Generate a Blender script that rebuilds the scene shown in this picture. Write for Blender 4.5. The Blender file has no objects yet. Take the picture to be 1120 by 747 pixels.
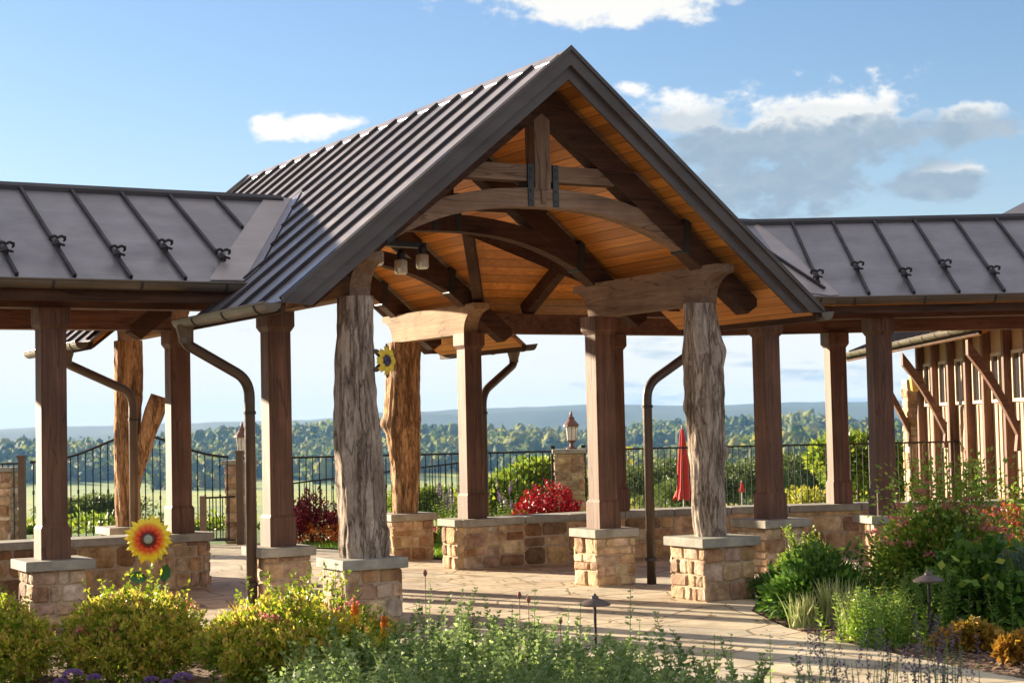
import bpy, math, random
import numpy as np
from mathutils import Vector, Matrix, noise

# ------------------------------------------------------------------ camera, sky, sun, exposure
sc = bpy.context.scene
F_PX, PITCH, ROLL, HC = 1871.0, 2.9347, 1.2478, 1.7
cam = bpy.data.cameras.new('camera'); camo = bpy.data.objects.new('camera', cam); sc.collection.objects.link(camo)
cp, sp = math.cos(math.radians(PITCH)), math.sin(math.radians(PITCH))
cr, sr = math.cos(math.radians(ROLL)), math.sin(math.radians(ROLL))
Rt0, Up0, Fw = Vector((1,0,0)), Vector((0,-sp,cp)), Vector((0,cp,sp))
rt = Rt0*cr - Up0*sr; up = Rt0*sr + Up0*cr
camo.matrix_world = Matrix(((rt.x,up.x,-Fw.x,0),(rt.y,up.y,-Fw.y,0),(rt.z,up.z,-Fw.z,HC),(0,0,0,1)))
cam.sensor_width = 36; cam.lens = 36*F_PX/1120; cam.clip_start = .1; cam.clip_end = 20000
cam.dof.use_dof = True; cam.dof.focus_distance = 17.5; cam.dof.aperture_fstop = 5.0
sc.camera = camo

SUN_EL = math.radians(13.0)
SUN_DIR = Vector((-.788*math.cos(SUN_EL), .616*math.cos(SUN_EL), math.sin(SUN_EL))).normalized()   # towards the sun
w = bpy.data.worlds.new('World'); sc.world = w; w.use_nodes = True
nt = w.node_tree; nt.nodes.clear()
def N(t, **k):
    n = nt.nodes.new(t)
    for a, b in k.items(): setattr(n, a, b)
    return n
def val(x):
    if isinstance(x, (int, float)):
        n = N('ShaderNodeValue'); n.outputs[0].default_value = x; return n.outputs[0]
    return x
def M(op, a, b=0.0, c=0.0, clamp=False):
    n = N('ShaderNodeMath', operation=op, use_clamp=clamp)
    for i, x in enumerate((a, b, c)):
        if isinstance(x, (int, float)): n.inputs[i].default_value = x
        else: nt.links.new(x, n.inputs[i])
    return n.outputs[0]
def sstep(x, lo, hi):
    n = N('ShaderNodeMapRange', interpolation_type='SMOOTHSTEP'); nt.links.new(x, n.inputs[0])
    n.inputs[1].default_value = lo; n.inputs[2].default_value = hi; n.inputs[3].default_value = 0; n.inputs[4].default_value = 1
    return n.outputs[0]
def mixc(f, a, b):
    n = N('ShaderNodeMix', data_type='RGBA'); 
    if isinstance(f, (int, float)): n.inputs[0].default_value = f
    else: nt.links.new(f, n.inputs[0])
    for i, x in ((6, a), (7, b)):
        if isinstance(x, tuple): n.inputs[i].default_value = (*x, 1)
        else: nt.links.new(x, n.inputs[i])
    return n.outputs[2]
sky = N('ShaderNodeTexSky', sky_type='NISHITA', sun_disc=False)
sky.sun_elevation = SUN_EL; sky.sun_rotation = math.atan2(SUN_DIR.x, SUN_DIR.y); sky.altitude = 200
sky.air_density = 1.15; sky.dust_density = 0.35; sky.ozone_density = 3.0
tc = N('ShaderNodeTexCoord'); sx = N('ShaderNodeSeparateXYZ'); nt.links.new(tc.outputs['Generated'], sx.inputs[0])
AZ = M('ARCTAN2', sx.outputs[0], sx.outputs[1]); EL = M('ARCSINE', sx.outputs[2])
cmb = N('ShaderNodeCombineXYZ'); nt.links.new(AZ, cmb.inputs[0]); nt.links.new(M('MULTIPLY', EL, 1.6), cmb.inputs[1])
def noi(scale, detail, rough, off=0.0, vec=None):
    n = N('ShaderNodeTexNoise', noise_dimensions='3D'); n.inputs['Scale'].default_value = scale; n.inputs['Detail'].default_value = detail
    n.inputs['Roughness'].default_value = rough
    a = N('ShaderNodeVectorMath', operation='ADD'); nt.links.new(vec or cmb.outputs[0], a.inputs[0]); a.inputs[1].default_value = (off, off*1.7, off*.3)
    nt.links.new(a.outputs[0], n.inputs['Vector']); return n.outputs[0]
n1 = noi(30, 10, .62); n2 = noi(60, 6, .6, 3.1)
# clouds: azimuth, elevation, half-widths (radians), weight of the grey body
CL = [(.170,.163,.105,.030,1.0), (.105,.178,.034,.016,.6), (.265,.165,.030,.018,.9), (.250,.135,.040,.014,1.0), (.15,.138,.09,.022,1.0), (.20,.178,.05,.012,.3),
      (.070,.246,.105,.017,.12), (.150,.252,.03,.012,.12), (-.117,.178,.034,.010,0), (.073,.196,.013,.006,0)]
mx = None; gr = None
for a, e, ra, re, g in CL:
    da = M('DIVIDE', M('SUBTRACT', AZ, a), ra); de = M('DIVIDE', M('SUBTRACT', EL, e), re)
    r = M('SQRT', M('ADD', M('MULTIPLY', da, da), M('MULTIPLY', de, de)))
    m = M('SUBTRACT', 1.0, r)
    gg = M('MULTIPLY', sstep(M('ADD', M('MULTIPLY', de, -.9), M('MULTIPLY', n1, 1.4)), .15, .62), g)
    gg = M('MULTIPLY', gg, sstep(m, -.35, .15))
    mx = m if mx is None else M('MAXIMUM', mx, m); gr = gg if gr is None else M('MAXIMUM', gr, gg)
cloud = sstep(M('ADD', mx, M('MULTIPLY', M('SUBTRACT', n1, .5), 2.9)), .0, .55)
# streaky veil of low cloud towards the horizon
cmb2 = N('ShaderNodeCombineXYZ'); nt.links.new(M('MULTIPLY', AZ, .55), cmb2.inputs[0]); nt.links.new(M('MULTIPLY', EL, 3.2), cmb2.inputs[1])
n3 = noi(22, 8, .62, 7.7, cmb2.outputs[0])
low = M('SUBTRACT', 1.0, sstep(EL, .045, .13))
left = M('SUBTRACT', 1.0, sstep(AZ, -.15, .12))
veil = sstep(M('ADD', M('ADD', n3, M('MULTIPLY', low, .20)), M('MULTIPLY', left, .14)), .57, .70)
veil = M('MULTIPLY', veil, low)
skyc = mixc(1.0, sky.outputs[0], (.76, .74, .82)); skyc.node.blend_type = 'MULTIPLY'
base = mixc(M('MULTIPLY', M('SUBTRACT', 1.0, sstep(EL, .0, .22)), .45), skyc, (2.9, 3.6, 4.1))
base = mixc(M('MULTIPLY', M('SUBTRACT', 1.0, sstep(EL, .01, .13)), .85), base, (2.75, 3.2, 3.6))
base = mixc(M('MULTIPLY', M('MULTIPLY', left, M('SUBTRACT', 1.0, sstep(EL, .0, .19))), .45), base, (3.4, 3.75, 3.95))
c1 = mixc(M('MULTIPLY', veil, .95), base, (4.5, 4.5, 4.3))
ccol = mixc(M('MULTIPLY', gr, M('ADD', .80, M('MULTIPLY', n2, .35))), (4.9, 4.8, 4.5), (1.65, 2.15, 2.65))
c2 = mixc(cloud, c1, ccol)
# unseen warm-white cloud, added overhead and behind the viewpoint to lift and warm shade
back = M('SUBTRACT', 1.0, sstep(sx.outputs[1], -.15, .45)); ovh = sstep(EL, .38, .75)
fill_cov = M('MULTIPLY', M('MAXIMUM', back, ovh), M('ADD', .25, M('MULTIPLY', sstep(noi(3.0, 5, .55, 1.3, tc.outputs['Generated']), .38, .60), .35)))
c2 = mixc(fill_cov, c2, (4.9, 4.35, 3.65))
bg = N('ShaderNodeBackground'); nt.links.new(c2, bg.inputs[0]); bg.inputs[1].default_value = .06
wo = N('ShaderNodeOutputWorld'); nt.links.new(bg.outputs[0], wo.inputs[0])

sl = bpy.data.lights.new('sun', 'SUN'); sl.energy = 5.0; sl.angle = math.radians(.8); sl.color = (1.0, .83, .60)
so = bpy.data.objects.new('sun', sl); sc.collection.objects.link(so)
so.rotation_euler = SUN_DIR.to_track_quat('Z', 'Y').to_euler(); so.location = (-20, 15, 30)
sc.view_settings.view_transform = 'Standard'; sc.view_settings.look = 'None'
sc.view_settings.exposure = 1.9; sc.view_settings.gamma = 1; sc.view_settings.use_curve_mapping = False
sc.cycles.max_bounces = 8; sc.cycles.transparent_max_bounces = 8; sc.cycles.volume_bounces = 0
sc.cycles.use_denoising = True

# ------------------------------------------------------------------ helpers
C = sc.collection
PHI = math.radians(29.1734)
OX, OY = .2808, 16.0146
GM = Matrix.Translation((OX, OY, 0)) @ Matrix.Rotation(PHI, 4, 'Z')       # pavilion frame: x across the gable, y back along its ridge
ID = Matrix.Identity(4)
WM = {}
def gw(v, u, z=0): return GM @ Vector((v, u, z))
def ray(px, py):
    dx, dy = px-560, py-373.5
    X = dx*cr - dy*sr; Y = dx*sr + dy*cr
    return (Rt0*X/F_PX + Fw - Up0*Y/F_PX)
def gp(px, py, z=0.0):
    r = ray(px, py); t = (z-HC)/r.z
    return Vector((r.x*t, r.y*t, z))
def gy(px, py, Y):
    r = ray(px, py); t = Y/r.y
    return Vector((r.x*t, Y, HC+r.z*t))

def thing(name, label, cat, loc=(0,0,0), rz=0.0, group=None):
    o = bpy.data.objects.new(name, None); C.objects.link(o); o.empty_display_size = .2
    o.location = loc; o.rotation_euler = (0,0,rz); o['label'] = label; o['category'] = cat
    if group: o['group'] = group
    WM[o] = Matrix.Translation(loc) @ Matrix.Rotation(rz, 4, 'Z')
    return o
def tag(o, label, cat, group=None, kind=None):
    o['label'] = label; o['category'] = cat
    if group: o['group'] = group
    if kind: o['kind'] = kind
    return o

class MB:
    def __init__(s, frame=ID): s.v=[]; s.f=[]; s.c=[]; s.m=[]; s.n=0; s.frame=frame
    def add(s, verts, faces, col=None, mi=0):
        s.v.extend([tuple(p) for p in verts]); b=s.n; s.n+=len(verts)
        for f in faces: s.f.append(tuple(i+b for i in f)); s.c.append(col or (1,1,1)); s.m.append(mi)
    def box(s, a, b, col=None, mi=0, bev=0):
        x0,y0,z0=a; x1,y1,z1=b
        s.hexa([(x0,y0,z0),(x1,y0,z0),(x1,y1,z0),(x0,y1,z0),(x0,y0,z1),(x1,y0,z1),(x1,y1,z1),(x0,y1,z1)],col,mi)
    def hexa(s, p, col=None, mi=0):
        s.add(p, [(3,2,1,0),(4,5,6,7),(0,1,5,4),(1,2,6,5),(2,3,7,6),(3,0,4,7)], col, mi)
    def cbox(s, c, size, col=None, mi=0, chamfer=0.0):
        x,y,z=c; a,b,h=size[0]/2,size[1]/2,size[2]/2
        if not chamfer: return s.box((x-a,y-b,z-h),(x+a,y+b,z+h),col,mi)
        k=chamfer; o=[]
        pts=[(-a+k,-b),(a-k,-b),(a,-b+k),(a,b-k),(a-k,b),(-a+k,b),(-a,b-k),(-a,-b+k)]
        s.prism([(x+p,y+q,z-h) for p,q in pts],(0,0,2*h),col,mi)
    def prism(s, poly, ext, col=None, mi=0):
        n=len(poly); e=Vector(ext); P=[Vector(p) for p in poly]
        V=P+[p+e for p in P]
        nrm=Vector((0,0,0))
        for i in range(n): nrm+=P[i].cross(P[(i+1)%n])
        fl = nrm.dot(e)>0
        F=[tuple(range(n)) if not fl else tuple(reversed(range(n)))]
        F.append(tuple(reversed(range(n,2*n))) if not fl else tuple(range(n,2*n)))
        for i in range(n):
            j=(i+1)%n; q=(i,j,n+j,n+i); F.append(q if fl else tuple(reversed(q)))
        s.add(V,F,col,mi)
    def bar(s, p, q, w, h, upv=(0,0,1), col=None, mi=0, k=0.0):
        p,q=Vector(p),Vector(q); d=(q-p).normalized(); u_=Vector(upv); sd=d.cross(u_).normalized(); u_=sd.cross(d)
        a,b=w/2,h/2
        if k: prof=[(-a+k,-b),(a-k,-b),(a,-b+k),(a,b-k),(a-k,b),(-a+k,b),(-a,b-k),(-a,-b+k)]
        else: prof=[(-a,-b),(a,-b),(a,b),(-a,b)]
        s.prism([p+sd*x+u_*y for x,y in prof], q-p, col, mi)
    def tube(s, pts, r, n=10, col=None, mi=0, cap=True):
        P=[Vector(p) for p in pts]; rs=r if isinstance(r,(list,tuple)) else [r]*len(P)
        V=[];F=[]; ref=None
        for i,p in enumerate(P):
            t=(P[min(i+1,len(P)-1)]-P[max(i-1,0)]).normalized()
            if ref is None: ref=Vector((0,0,1)) if abs(t.z)<.9 else Vector((1,0,0))
            a=t.cross(ref).normalized(); b=a.cross(t).normalized(); ref=b
            for k in range(n):
                th=2*math.pi*k/n; V.append(p+a*(rs[i]*math.cos(th))+b*(rs[i]*math.sin(th)))
        for i in range(len(P)-1):
            for k in range(n):
                F.append((i*n+k,i*n+(k+1)%n,(i+1)*n+(k+1)%n,(i+1)*n+k))
        if cap: F.append(tuple(reversed(range(n)))); F.append(tuple(range((len(P)-1)*n,len(P)*n)))
        s.add(V,F,col,mi)
    def lathe(s, prof, c=(0,0,0), n=20, col=None, mi=0):
        V=[];F=[]
        for r,z in prof:
            for k in range(n):
                th=2*math.pi*k/n; V.append((c[0]+r*math.cos(th),c[1]+r*math.sin(th),c[2]+z))
        m=len(prof)
        for i in range(m-1):
            for k in range(n): F.append((i*n+k,i*n+(k+1)%n,(i+1)*n+(k+1)%n,(i+1)*n+k))
        F.append(tuple(reversed(range(n)))); F.append(tuple(range((m-1)*n,m*n)))
        s.add(V,F,col,mi)
    def build(s, name, mats, parent=None, smooth=False, bevel=0.0):
        if not isinstance(mats,(list,tuple)): mats=[mats]
        me=bpy.data.meshes.new(name)
        Mx = (WM[parent].inverted() if parent else ID) @ s.frame
        V=np.array(s.v,dtype=float); A=np.array(Mx); V=V@A[:3,:3].T+A[:3,3]
        me.from_pydata(V.tolist(),[],s.f)
        for m in mats: me.materials.append(m)
        me.polygons.foreach_set('material_index', s.m)
        ca=me.color_attributes.new('tint','FLOAT_COLOR','CORNER')
        cols=np.ones((len(me.loops),4)); lt=np.array([len(f) for f in s.f]); cc=np.array(s.c,dtype=float)
        cols[:,:3]=np.repeat(cc,lt,axis=0); ca.data.foreach_set('color',cols.ravel())
        if smooth: me.polygons.foreach_set('use_smooth',[True]*len(me.polygons))
        me.validate(); me.update()
        o=bpy.data.objects.new(name,me); C.objects.link(o)
        if parent: o.parent=parent; WM[o]=WM[parent]
        else: WM[o]=ID
        if bevel:
            b=o.modifiers.new('bevel','BEVEL'); b.width=bevel; b.segments=2; b.limit_method='ANGLE'; b.angle_limit=math.radians(40)
        return o

def np_mesh(name, V, F, mat, parent=None, frame=ID, smooth=False):
    """V (n,3), F (m,k) all the same length"""
    me=bpy.data.meshes.new(name); k=F.shape[1]
    Mx=np.array((WM[parent].inverted() if parent else ID)@frame); V=V@Mx[:3,:3].T+Mx[:3,3]
    me.vertices.add(len(V)); me.vertices.foreach_set('co',V.astype(np.float32).ravel())
    me.loops.add(F.size); me.loops.foreach_set('vertex_index',F.astype(np.int32).ravel())
    me.polygons.add(len(F)); me.polygons.foreach_set('loop_start',np.arange(0,F.size,k,dtype=np.int32))
    me.polygons.foreach_set('loop_total',np.full(len(F),k,dtype=np.int32))
    if smooth: me.polygons.foreach_set('use_smooth',[True]*len(F))
    me.materials.append(mat); me.update(calc_edges=True); me.validate()
    o=bpy.data.objects.new(name,me); C.objects.link(o)
    if parent: o.parent=parent; WM[o]=WM[parent]
    else: WM[o]=ID
    return o

# ------------------------------------------------------------------ materials
def mat(name):
    m=bpy.data.materials.new(name); m.use_nodes=True; t=m.node_tree; t.nodes.clear()
    out=t.nodes.new('ShaderNodeOutputMaterial'); p=t.nodes.new('ShaderNodeBsdfPrincipled'); t.links.new(p.outputs[0],out.inputs[0])
    return m,t,p,out
def tn(t,ty,**k):
    n=t.nodes.new(ty)
    for a,b in k.items(): setattr(n,a,b)
    return n
def ramp(t, src, stops):
    r=tn(t,'ShaderNodeValToRGB'); e=r.color_ramp.elements
    while len(e)<len(stops): e.new(.5)
    for i,(p,c) in enumerate(stops): e[i].position=p; e[i].color=(*c,1)
    t.links.new(src,r.inputs[0]); return r.outputs[0]
def texn(t, scale, sc3=(1,1,1), detail=5, rough=.6, coord='Object', dist=0.0):
    c=tn(t,'ShaderNodeTexCoord'); mp=tn(t,'ShaderNodeMapping'); mp.inputs['Scale'].default_value=sc3
    t.links.new(c.outputs[coord],mp.inputs[0]); n=tn(t,'ShaderNodeTexNoise'); n.inputs['Scale'].default_value=scale
    n.inputs['Detail'].default_value=detail; n.inputs['Roughness'].default_value=rough; n.inputs['Distortion'].default_value=dist
    t.links.new(mp.outputs[0],n.inputs['Vector']); return n.outputs[0]
def bump(t,p,src,strength=.3,dist=.01,prev=None):
    b=tn(t,'ShaderNodeBump'); b.inputs['Strength'].default_value=strength; b.inputs['Distance'].default_value=dist
    t.links.new(src,b.inputs['Height'])
    if prev: t.links.new(prev,b.inputs['Normal'])
    t.links.new(b.outputs[0],p.inputs['Normal']); return b.outputs[0]
def mul(t,a,b,f=1.0,mode='MULTIPLY'):
    n=tn(t,'ShaderNodeMix',data_type='RGBA',blend_type=mode); n.inputs[0].default_value=f
    for i,x in ((6,a),(7,b)):
        if isinstance(x,tuple): n.inputs[i].default_value=(*x,1)
        else: t.links.new(x,n.inputs[i])
    return n.outputs[2]

def wood(name, c0, c1, axis, rough=.6, gs=1.0, bmp=.35):
    m,t,p,o=mat(name)
    s=[22*gs,22*gs,22*gs]; s[axis]=1.1*gs
    g=texn(t,1.0,tuple(s),8,.72,dist=.6)
    s4=[9.0*gs]*3; s4[axis]=.55*gs; ck=texn(t,1.0,tuple(s4),2,.5,dist=.5)
    s2=[5.0,5.0,5.0]; s2[axis]=.35
    g2=texn(t,1.0,tuple(s2),3,.5)
    mid=tuple((a+b)/2 for a,b in zip(c0,c1))
    col=ramp(t,g,[(.30,c0),(.5,mid),(.68,c1)])
    col=mul(t,col,ramp(t,g2,[(.3,(.72,.70,.68)),(.7,(1.12,1.1,1.08))]))
    chk=ramp(t,ck,[(.485,(1,1,1)),(.498,(.40,.36,.34)),(.502,(.40,.36,.34)),(.515,(1,1,1))]); col=mul(t,col,chk,.8)
    dn_=texn(t,2.3,(1,1,1),4,.6); col=mul(t,col,ramp(t,dn_,[(.35,(.78,.76,.76)),(.65,(1.15,1.14,1.12))]))
    t.links.new(col,p.inputs['Base Color']); p.inputs['Roughness'].default_value=.64 if name.startswith('stained') else .78; p.inputs['Specular IOR Level'].default_value=.42 if name.startswith('stained') else .22
    b_=bump(t,p,chk,.35,.006); bump(t,p,g,bmp,.006,b_); return m
TB0,TB1=(.085,.039,.024),(.235,.120,.076)
TIMB=[wood('stained_timber_%s'%a,TB0,TB1,i) for i,a in enumerate('xyz')]
GB0,GB1=(.20,.132,.092),(.38,.262,.185)
GRAYB=[wood('weathered_timber_%s'%a,GB0,GB1,i) for i,a in enumerate('xyz')]
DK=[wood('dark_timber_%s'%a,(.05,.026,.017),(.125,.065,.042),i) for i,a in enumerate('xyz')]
def plank(name,c0,c1,step,axis_z=True,grain=1):
    m,t,p,o=mat(name); c=tn(t,'ShaderNodeTexCoord'); sxyz=tn(t,'ShaderNodeSeparateXYZ'); t.links.new(c.outputs['Object'],sxyz.inputs[0])
    d=tn(t,'ShaderNodeMath',operation='DIVIDE'); t.links.new(sxyz.outputs[2],d.inputs[0]); d.inputs[1].default_value=step
    fl=tn(t,'ShaderNodeMath',operation='FLOOR'); t.links.new(d.outputs[0],fl.inputs[0])
    fr=tn(t,'ShaderNodeMath',operation='FRACT'); t.links.new(d.outputs[0],fr.inputs[0])
    pp=tn(t,'ShaderNodeMath',operation='PINGPONG'); t.links.new(d.outputs[0],pp.inputs[0]); pp.inputs[1].default_value=.5
    wn=tn(t,'ShaderNodeTexWhiteNoise',noise_dimensions='1D'); t.links.new(fl.outputs[0],wn.inputs['W'])
    sc3=[14,14,40]; sc3[grain]=.9
    g=texn(t,1.0,tuple(sc3),6,.6,dist=.8)
    col=ramp(t,g,[(.28,c0),(.72,c1)])
    col=mul(t,col,ramp(t,wn.outputs[0],[(0,(.58,.54,.48)),(1,(1.22,1.18,1.08))]))
    gap=ramp(t,pp.outputs[0],[(.0,(.18,.15,.13)),(.055,(1,1,1))])
    col=mul(t,col,gap); t.links.new(col,p.inputs['Base Color']); p.inputs['Roughness'].default_value=.42
    bump(t,p,gap,.5,.006); return m
CEIL=plank('cedar_ceiling_boards',(.56,.19,.032),(.92,.42,.095),.080)
def metal(name,c,rough=.42,met=.35,streak=.25):
    m,t,p,o=mat(name); n=texn(t,2.2,(1,1,1),4,.6); n2=texn(t,.9,(1,1,6),3,.5)
    col=ramp(t,n,[(.3,tuple(x*(1-streak) for x in c)),(.7,tuple(x*(1+streak*.6) for x in c))])
    t.links.new(col,p.inputs['Base Color']); p.inputs['Metallic'].default_value=met
    r=ramp(t,n2,[(.3,(rough*.8,)*3),(.7,(rough*1.25,)*3)]); t.links.new(r,p.inputs['Roughness'])
    bump(t,p,n2,.35,.05); return m
ROOF=metal('bronze_roof_metal',(.295,.272,.292),.36,.40,.24)
SEAM=metal('dark_roof_seam_metal',(.038,.032,.035),.5,.2)
FASC=metal('dark_fascia_metal',(.085,.070,.066),.5,.1)
GUTT=metal('bronze_gutter_metal',(.15,.12,.09),.42,.45)
PIPE=metal('bronze_downspout_metal',(.10,.072,.055),.42,.4)
BLK=metal('black_iron',(.02,.018,.018),.5,.3)
STEEL=metal('dark_steel_strap',(.055,.06,.06),.5,.6)
def stone(name,gain=1.0,bs=26):
    m,t,p,o=mat(name); a=tn(t,'ShaderNodeAttribute',attribute_name='tint')
    n=texn(t,9,(1,1,1),8,.65); n2=texn(t,2.6,(1,1,1),4,.6,dist=.6)
    col=mul(t,a.outputs['Color'],ramp(t,n,[(.32,(.50,.44,.38)),(.52,(1,.98,.95)),(.68,(1.35,1.34,1.32))]))
    col=mul(t,col,ramp(t,n2,[(.35,(.85,.72,.58)),(.65,(1.1,1.08,1.05))]))
    t.links.new(col,p.inputs['Base Color']); p.inputs['Roughness'].default_value=.85
    n3=texn(t,bs,(1,1,1),8,.7); b=bump(t,p,n2,1.0,.04); bump(t,p,n3,1.0,.018,b); return m
STONE=stone('fieldstone')
def plain(name,c,rough=.7,scale=8,var=.2,bm=.2,bd=.01,detail=6):
    m,t,p,o=mat(name); n=texn(t,scale,(1,1,1),detail,.65)
    col=ramp(t,n,[(.3,tuple(x*(1-var) for x in c)),(.7,tuple(min(1,x*(1+var)) for x in c))])
    t.links.new(col,p.inputs['Base Color']); p.inputs['Roughness'].default_value=rough; bump(t,p,n,bm,bd); return m
MORTAR=plain('mortar',(.46,.36,.25),.95,30,.2,.5,.01)
CAPST=plain('bluestone_cap',(.32,.305,.26),.8,5,.35,.6,.02,9)
def bark(name,c0,c1,c2):
    m,t,p,o=mat(name)
    cc=tn(t,'ShaderNodeTexCoord'); mpb=tn(t,'ShaderNodeMapping'); mpb.inputs['Scale'].default_value=(16,16,2.6); t.links.new(cc.outputs['Object'],mpb.inputs[0])
    dnb=tn(t,'ShaderNodeTexNoise'); dnb.inputs['Scale'].default_value=1.1; dnb.inputs['Detail'].default_value=5; t.links.new(mpb.outputs[0],dnb.inputs['Vector'])
    adb=tn(t,'ShaderNodeMix',data_type='VECTOR'); adb.inputs[0].default_value=.75; t.links.new(mpb.outputs[0],adb.inputs[4]); t.links.new(dnb.outputs['Color'],adb.inputs[5])
    vb=tn(t,'ShaderNodeTexVoronoi',feature='DISTANCE_TO_EDGE'); vb.inputs['Scale'].default_value=2.0; t.links.new(adb.outputs[1],vb.inputs['Vector'])
    crk=ramp(t,vb.outputs[0],[(.0,(.34,.29,.26)),(.035,(.75,.72,.69)),(.11,(1.05,1.05,1.05))])
    g=texn(t,1.0,(22,22,5.0),9,.80,dist=2.2); g2=texn(t,1.0,(7,7,1.3),5,.65,dist=1.0)
    col=ramp(t,g,[(.36,c0),(.46,c1),(.60,c2)]); col=mul(t,col,ramp(t,g2,[(.35,(.50,.44,.40)),(.58,(1.15,1.12,1.1))]))
    col=mul(t,col,crk,.85); t.links.new(col,p.inputs['Base Color']); p.inputs['Roughness'].default_value=.85
    b=bump(t,p,crk,1.0,.03); b=bump(t,p,g2,1.0,.05,b); bump(t,p,g,1.0,.035,b); return m
BARK_G=bark('weathered_grey_log',(.26,.205,.165),(.52,.43,.36),(.70,.61,.53))
BARK_O=bark('stripped_warm_lit_log',(.28,.13,.05),(.55,.32,.15),(.74,.52,.30))  # orange is part stripped wood, part warm light put into the colour

def leafmat(name, stops, trans=.35, rough=.5, big=False):
    m,t,p,o=mat(name); g=tn(t,'ShaderNodeNewGeometry'); col=ramp(t,g.outputs['Random Per Island'],stops)
    n=texn(t,1.7,(1,1,1),3,.6); col=mul(t,col,ramp(t,n,[(.3,(.72,.75,.7)),(.7,(1.22,1.2,1.15))]))
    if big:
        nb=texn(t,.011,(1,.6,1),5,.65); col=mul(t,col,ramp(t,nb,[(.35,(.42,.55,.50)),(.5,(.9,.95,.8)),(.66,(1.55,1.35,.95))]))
    t.links.new(col,p.inputs['Base Color']); p.inputs['Roughness'].default_value=rough
    tr=tn(t,'ShaderNodeBsdfTranslucent'); t.links.new(col,tr.inputs[0]); mxs=tn(t,'ShaderNodeMixShader'); mxs.inputs[0].default_value=trans
    t.links.new(p.outputs[0],mxs.inputs[1]); t.links.new(tr.outputs[0],mxs.inputs[2]); t.links.new(mxs.outputs[0],o.inputs[0]); return m
def L3(*cs): n=len(cs); return [(i/(n-1) if n>1 else 0,c) for i,c in enumerate(cs)]
LF_GOLD=leafmat('golden_spirea_leaf',L3((.16,.26,.02),(.38,.46,.03),(.62,.58,.05),(.70,.50,.08),(.28,.38,.03)),.5)
LF_GREEN=leafmat('mid_green_leaf',L3((.06,.15,.015),(.14,.28,.03),(.30,.42,.06)),.5)
LF_DARK=leafmat('dark_green_leaf',L3((.04,.12,.015),(.10,.23,.03),(.22,.38,.06)),.45)
LF_LIME=leafmat('lime_leaf',L3((.14,.26,.03),(.28,.42,.05),(.42,.50,.08)))
LF_GREY=leafmat('grey_green_leaf',L3((.14,.23,.06),(.26,.37,.12),(.44,.53,.22)),.45)
LF_VAR=leafmat('variegated_leaf',L3((.26,.36,.10),(.56,.60,.26),(.70,.68,.40),(.20,.30,.07)))
LF_HEU=leafmat('amber_leaf',L3((.28,.16,.02),(.48,.30,.04),(.30,.26,.04),(.50,.22,.03)))
LF_HEO=leafmat('orange_leaf',L3((.34,.18,.02),(.50,.30,.04),(.40,.16,.03)))
LF_SPG=leafmat('spirea_leaf',L3((.14,.24,.02),(.30,.40,.03),(.48,.52,.05),(.20,.32,.02)),.45)
LF_SPT=leafmat('spirea_new_growth',L3((.56,.60,.05),(.74,.68,.08),(.70,.42,.12),(.46,.54,.05),(.66,.36,.18)),.5)
LF_RED=leafmat('crimson_plume',L3((.20,.004,.012),(.40,.008,.022),(.55,.02,.04),(.28,.006,.018)),.3)
LF_MAR=leafmat('maroon_leaf',L3((.10,.01,.02),(.22,.02,.035),(.36,.03,.04)),.3)
LF_ORG=leafmat('orange_petal',L3((.75,.18,.01),(.80,.30,.02),(.62,.08,.02)),.3)
LF_PINK=leafmat('pink_petal',L3((.72,.16,.20),(.78,.32,.32),(.60,.08,.14)),.35)
LF_CORAL=leafmat('coral_petal',L3((.72,.10,.06),(.75,.22,.06),(.62,.05,.08)),.35)
LF_PURP=leafmat('purple_petal',L3((.30,.15,.48),(.42,.25,.62),(.24,.12,.36)),.3)
LF_LAV=leafmat('lavender_petal',L3((.10,.07,.11),(.20,.14,.22),(.09,.08,.08)),.3)
LF_YEL=leafmat('yellow_petal',L3((.80,.50,.02),(.85,.62,.05)),.3)
LF_MIX=leafmat('autumn_leaf',L3((.10,.24,.03),(.22,.38,.04),(.42,.46,.06),(.12,.24,.03)),.5)
STEM=plain('green_stem',(.12,.20,.05),.6,20,.2,.1)
STEMB=plain('brown_stem',(.14,.09,.05),.8,20,.2,.2)
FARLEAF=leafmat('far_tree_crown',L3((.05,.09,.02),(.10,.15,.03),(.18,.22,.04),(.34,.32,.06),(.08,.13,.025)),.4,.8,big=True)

# ------------------------------------------------------------------ terrain
def smooth(a,b,x): t=np.clip((x-a)/(b-a),0,1); return t*t*(3-2*t)
def fbm(X,Y,s,seed=0,oct=4):
    r=np.random.RandomState(seed); out=np.zeros_like(X); amp=1
    for i in range(oct):
        for k in range(3):
            th=r.rand()*6.283; ph=r.rand()*6.283; out+=amp*np.sin((X*math.cos(th)+Y*math.sin(th))*s*(1+.3*r.rand())+ph)/3
        s*=2.1; amp*=.5
    return out
def terrain(X,Y):
    D=Y+.0*X
    z=-.03-46*smooth(26.5,620,D)-2.2*smooth(31,48,D)
    A=np.arctan2(X,np.maximum(Y,1))
    und=fbm(X,Y,1/230.,3)
    z=z+und*2.2*smooth(200,700,D)
    hill=(37+15*fbm(X,Y,1/230.,5)+6*np.sin(A*9+1))*smooth(1650,2500,D)
    z=z+hill
    rise=smooth(.02,.14,A)*30*smooth(750,1500,D)*(1-smooth(1500,2000,D)); z=z+rise*.75
    z=z-34*smooth(2650,3400,D)
    prof=72+ 8*np.sin(A*11+.6)+5*np.sin(A*23+2)+2.0*np.sin(A*61)-22*smooth(-.14,-.34,A)-9*smooth(.1,.3,A)
    z=z+(prof+28+5*fbm(X,Y,1/300.,9))*smooth(4000,5300,D)
    return z
rings=np.concatenate([np.linspace(.5,26,40),26+np.geomspace(.3,6300,240)])
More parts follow.
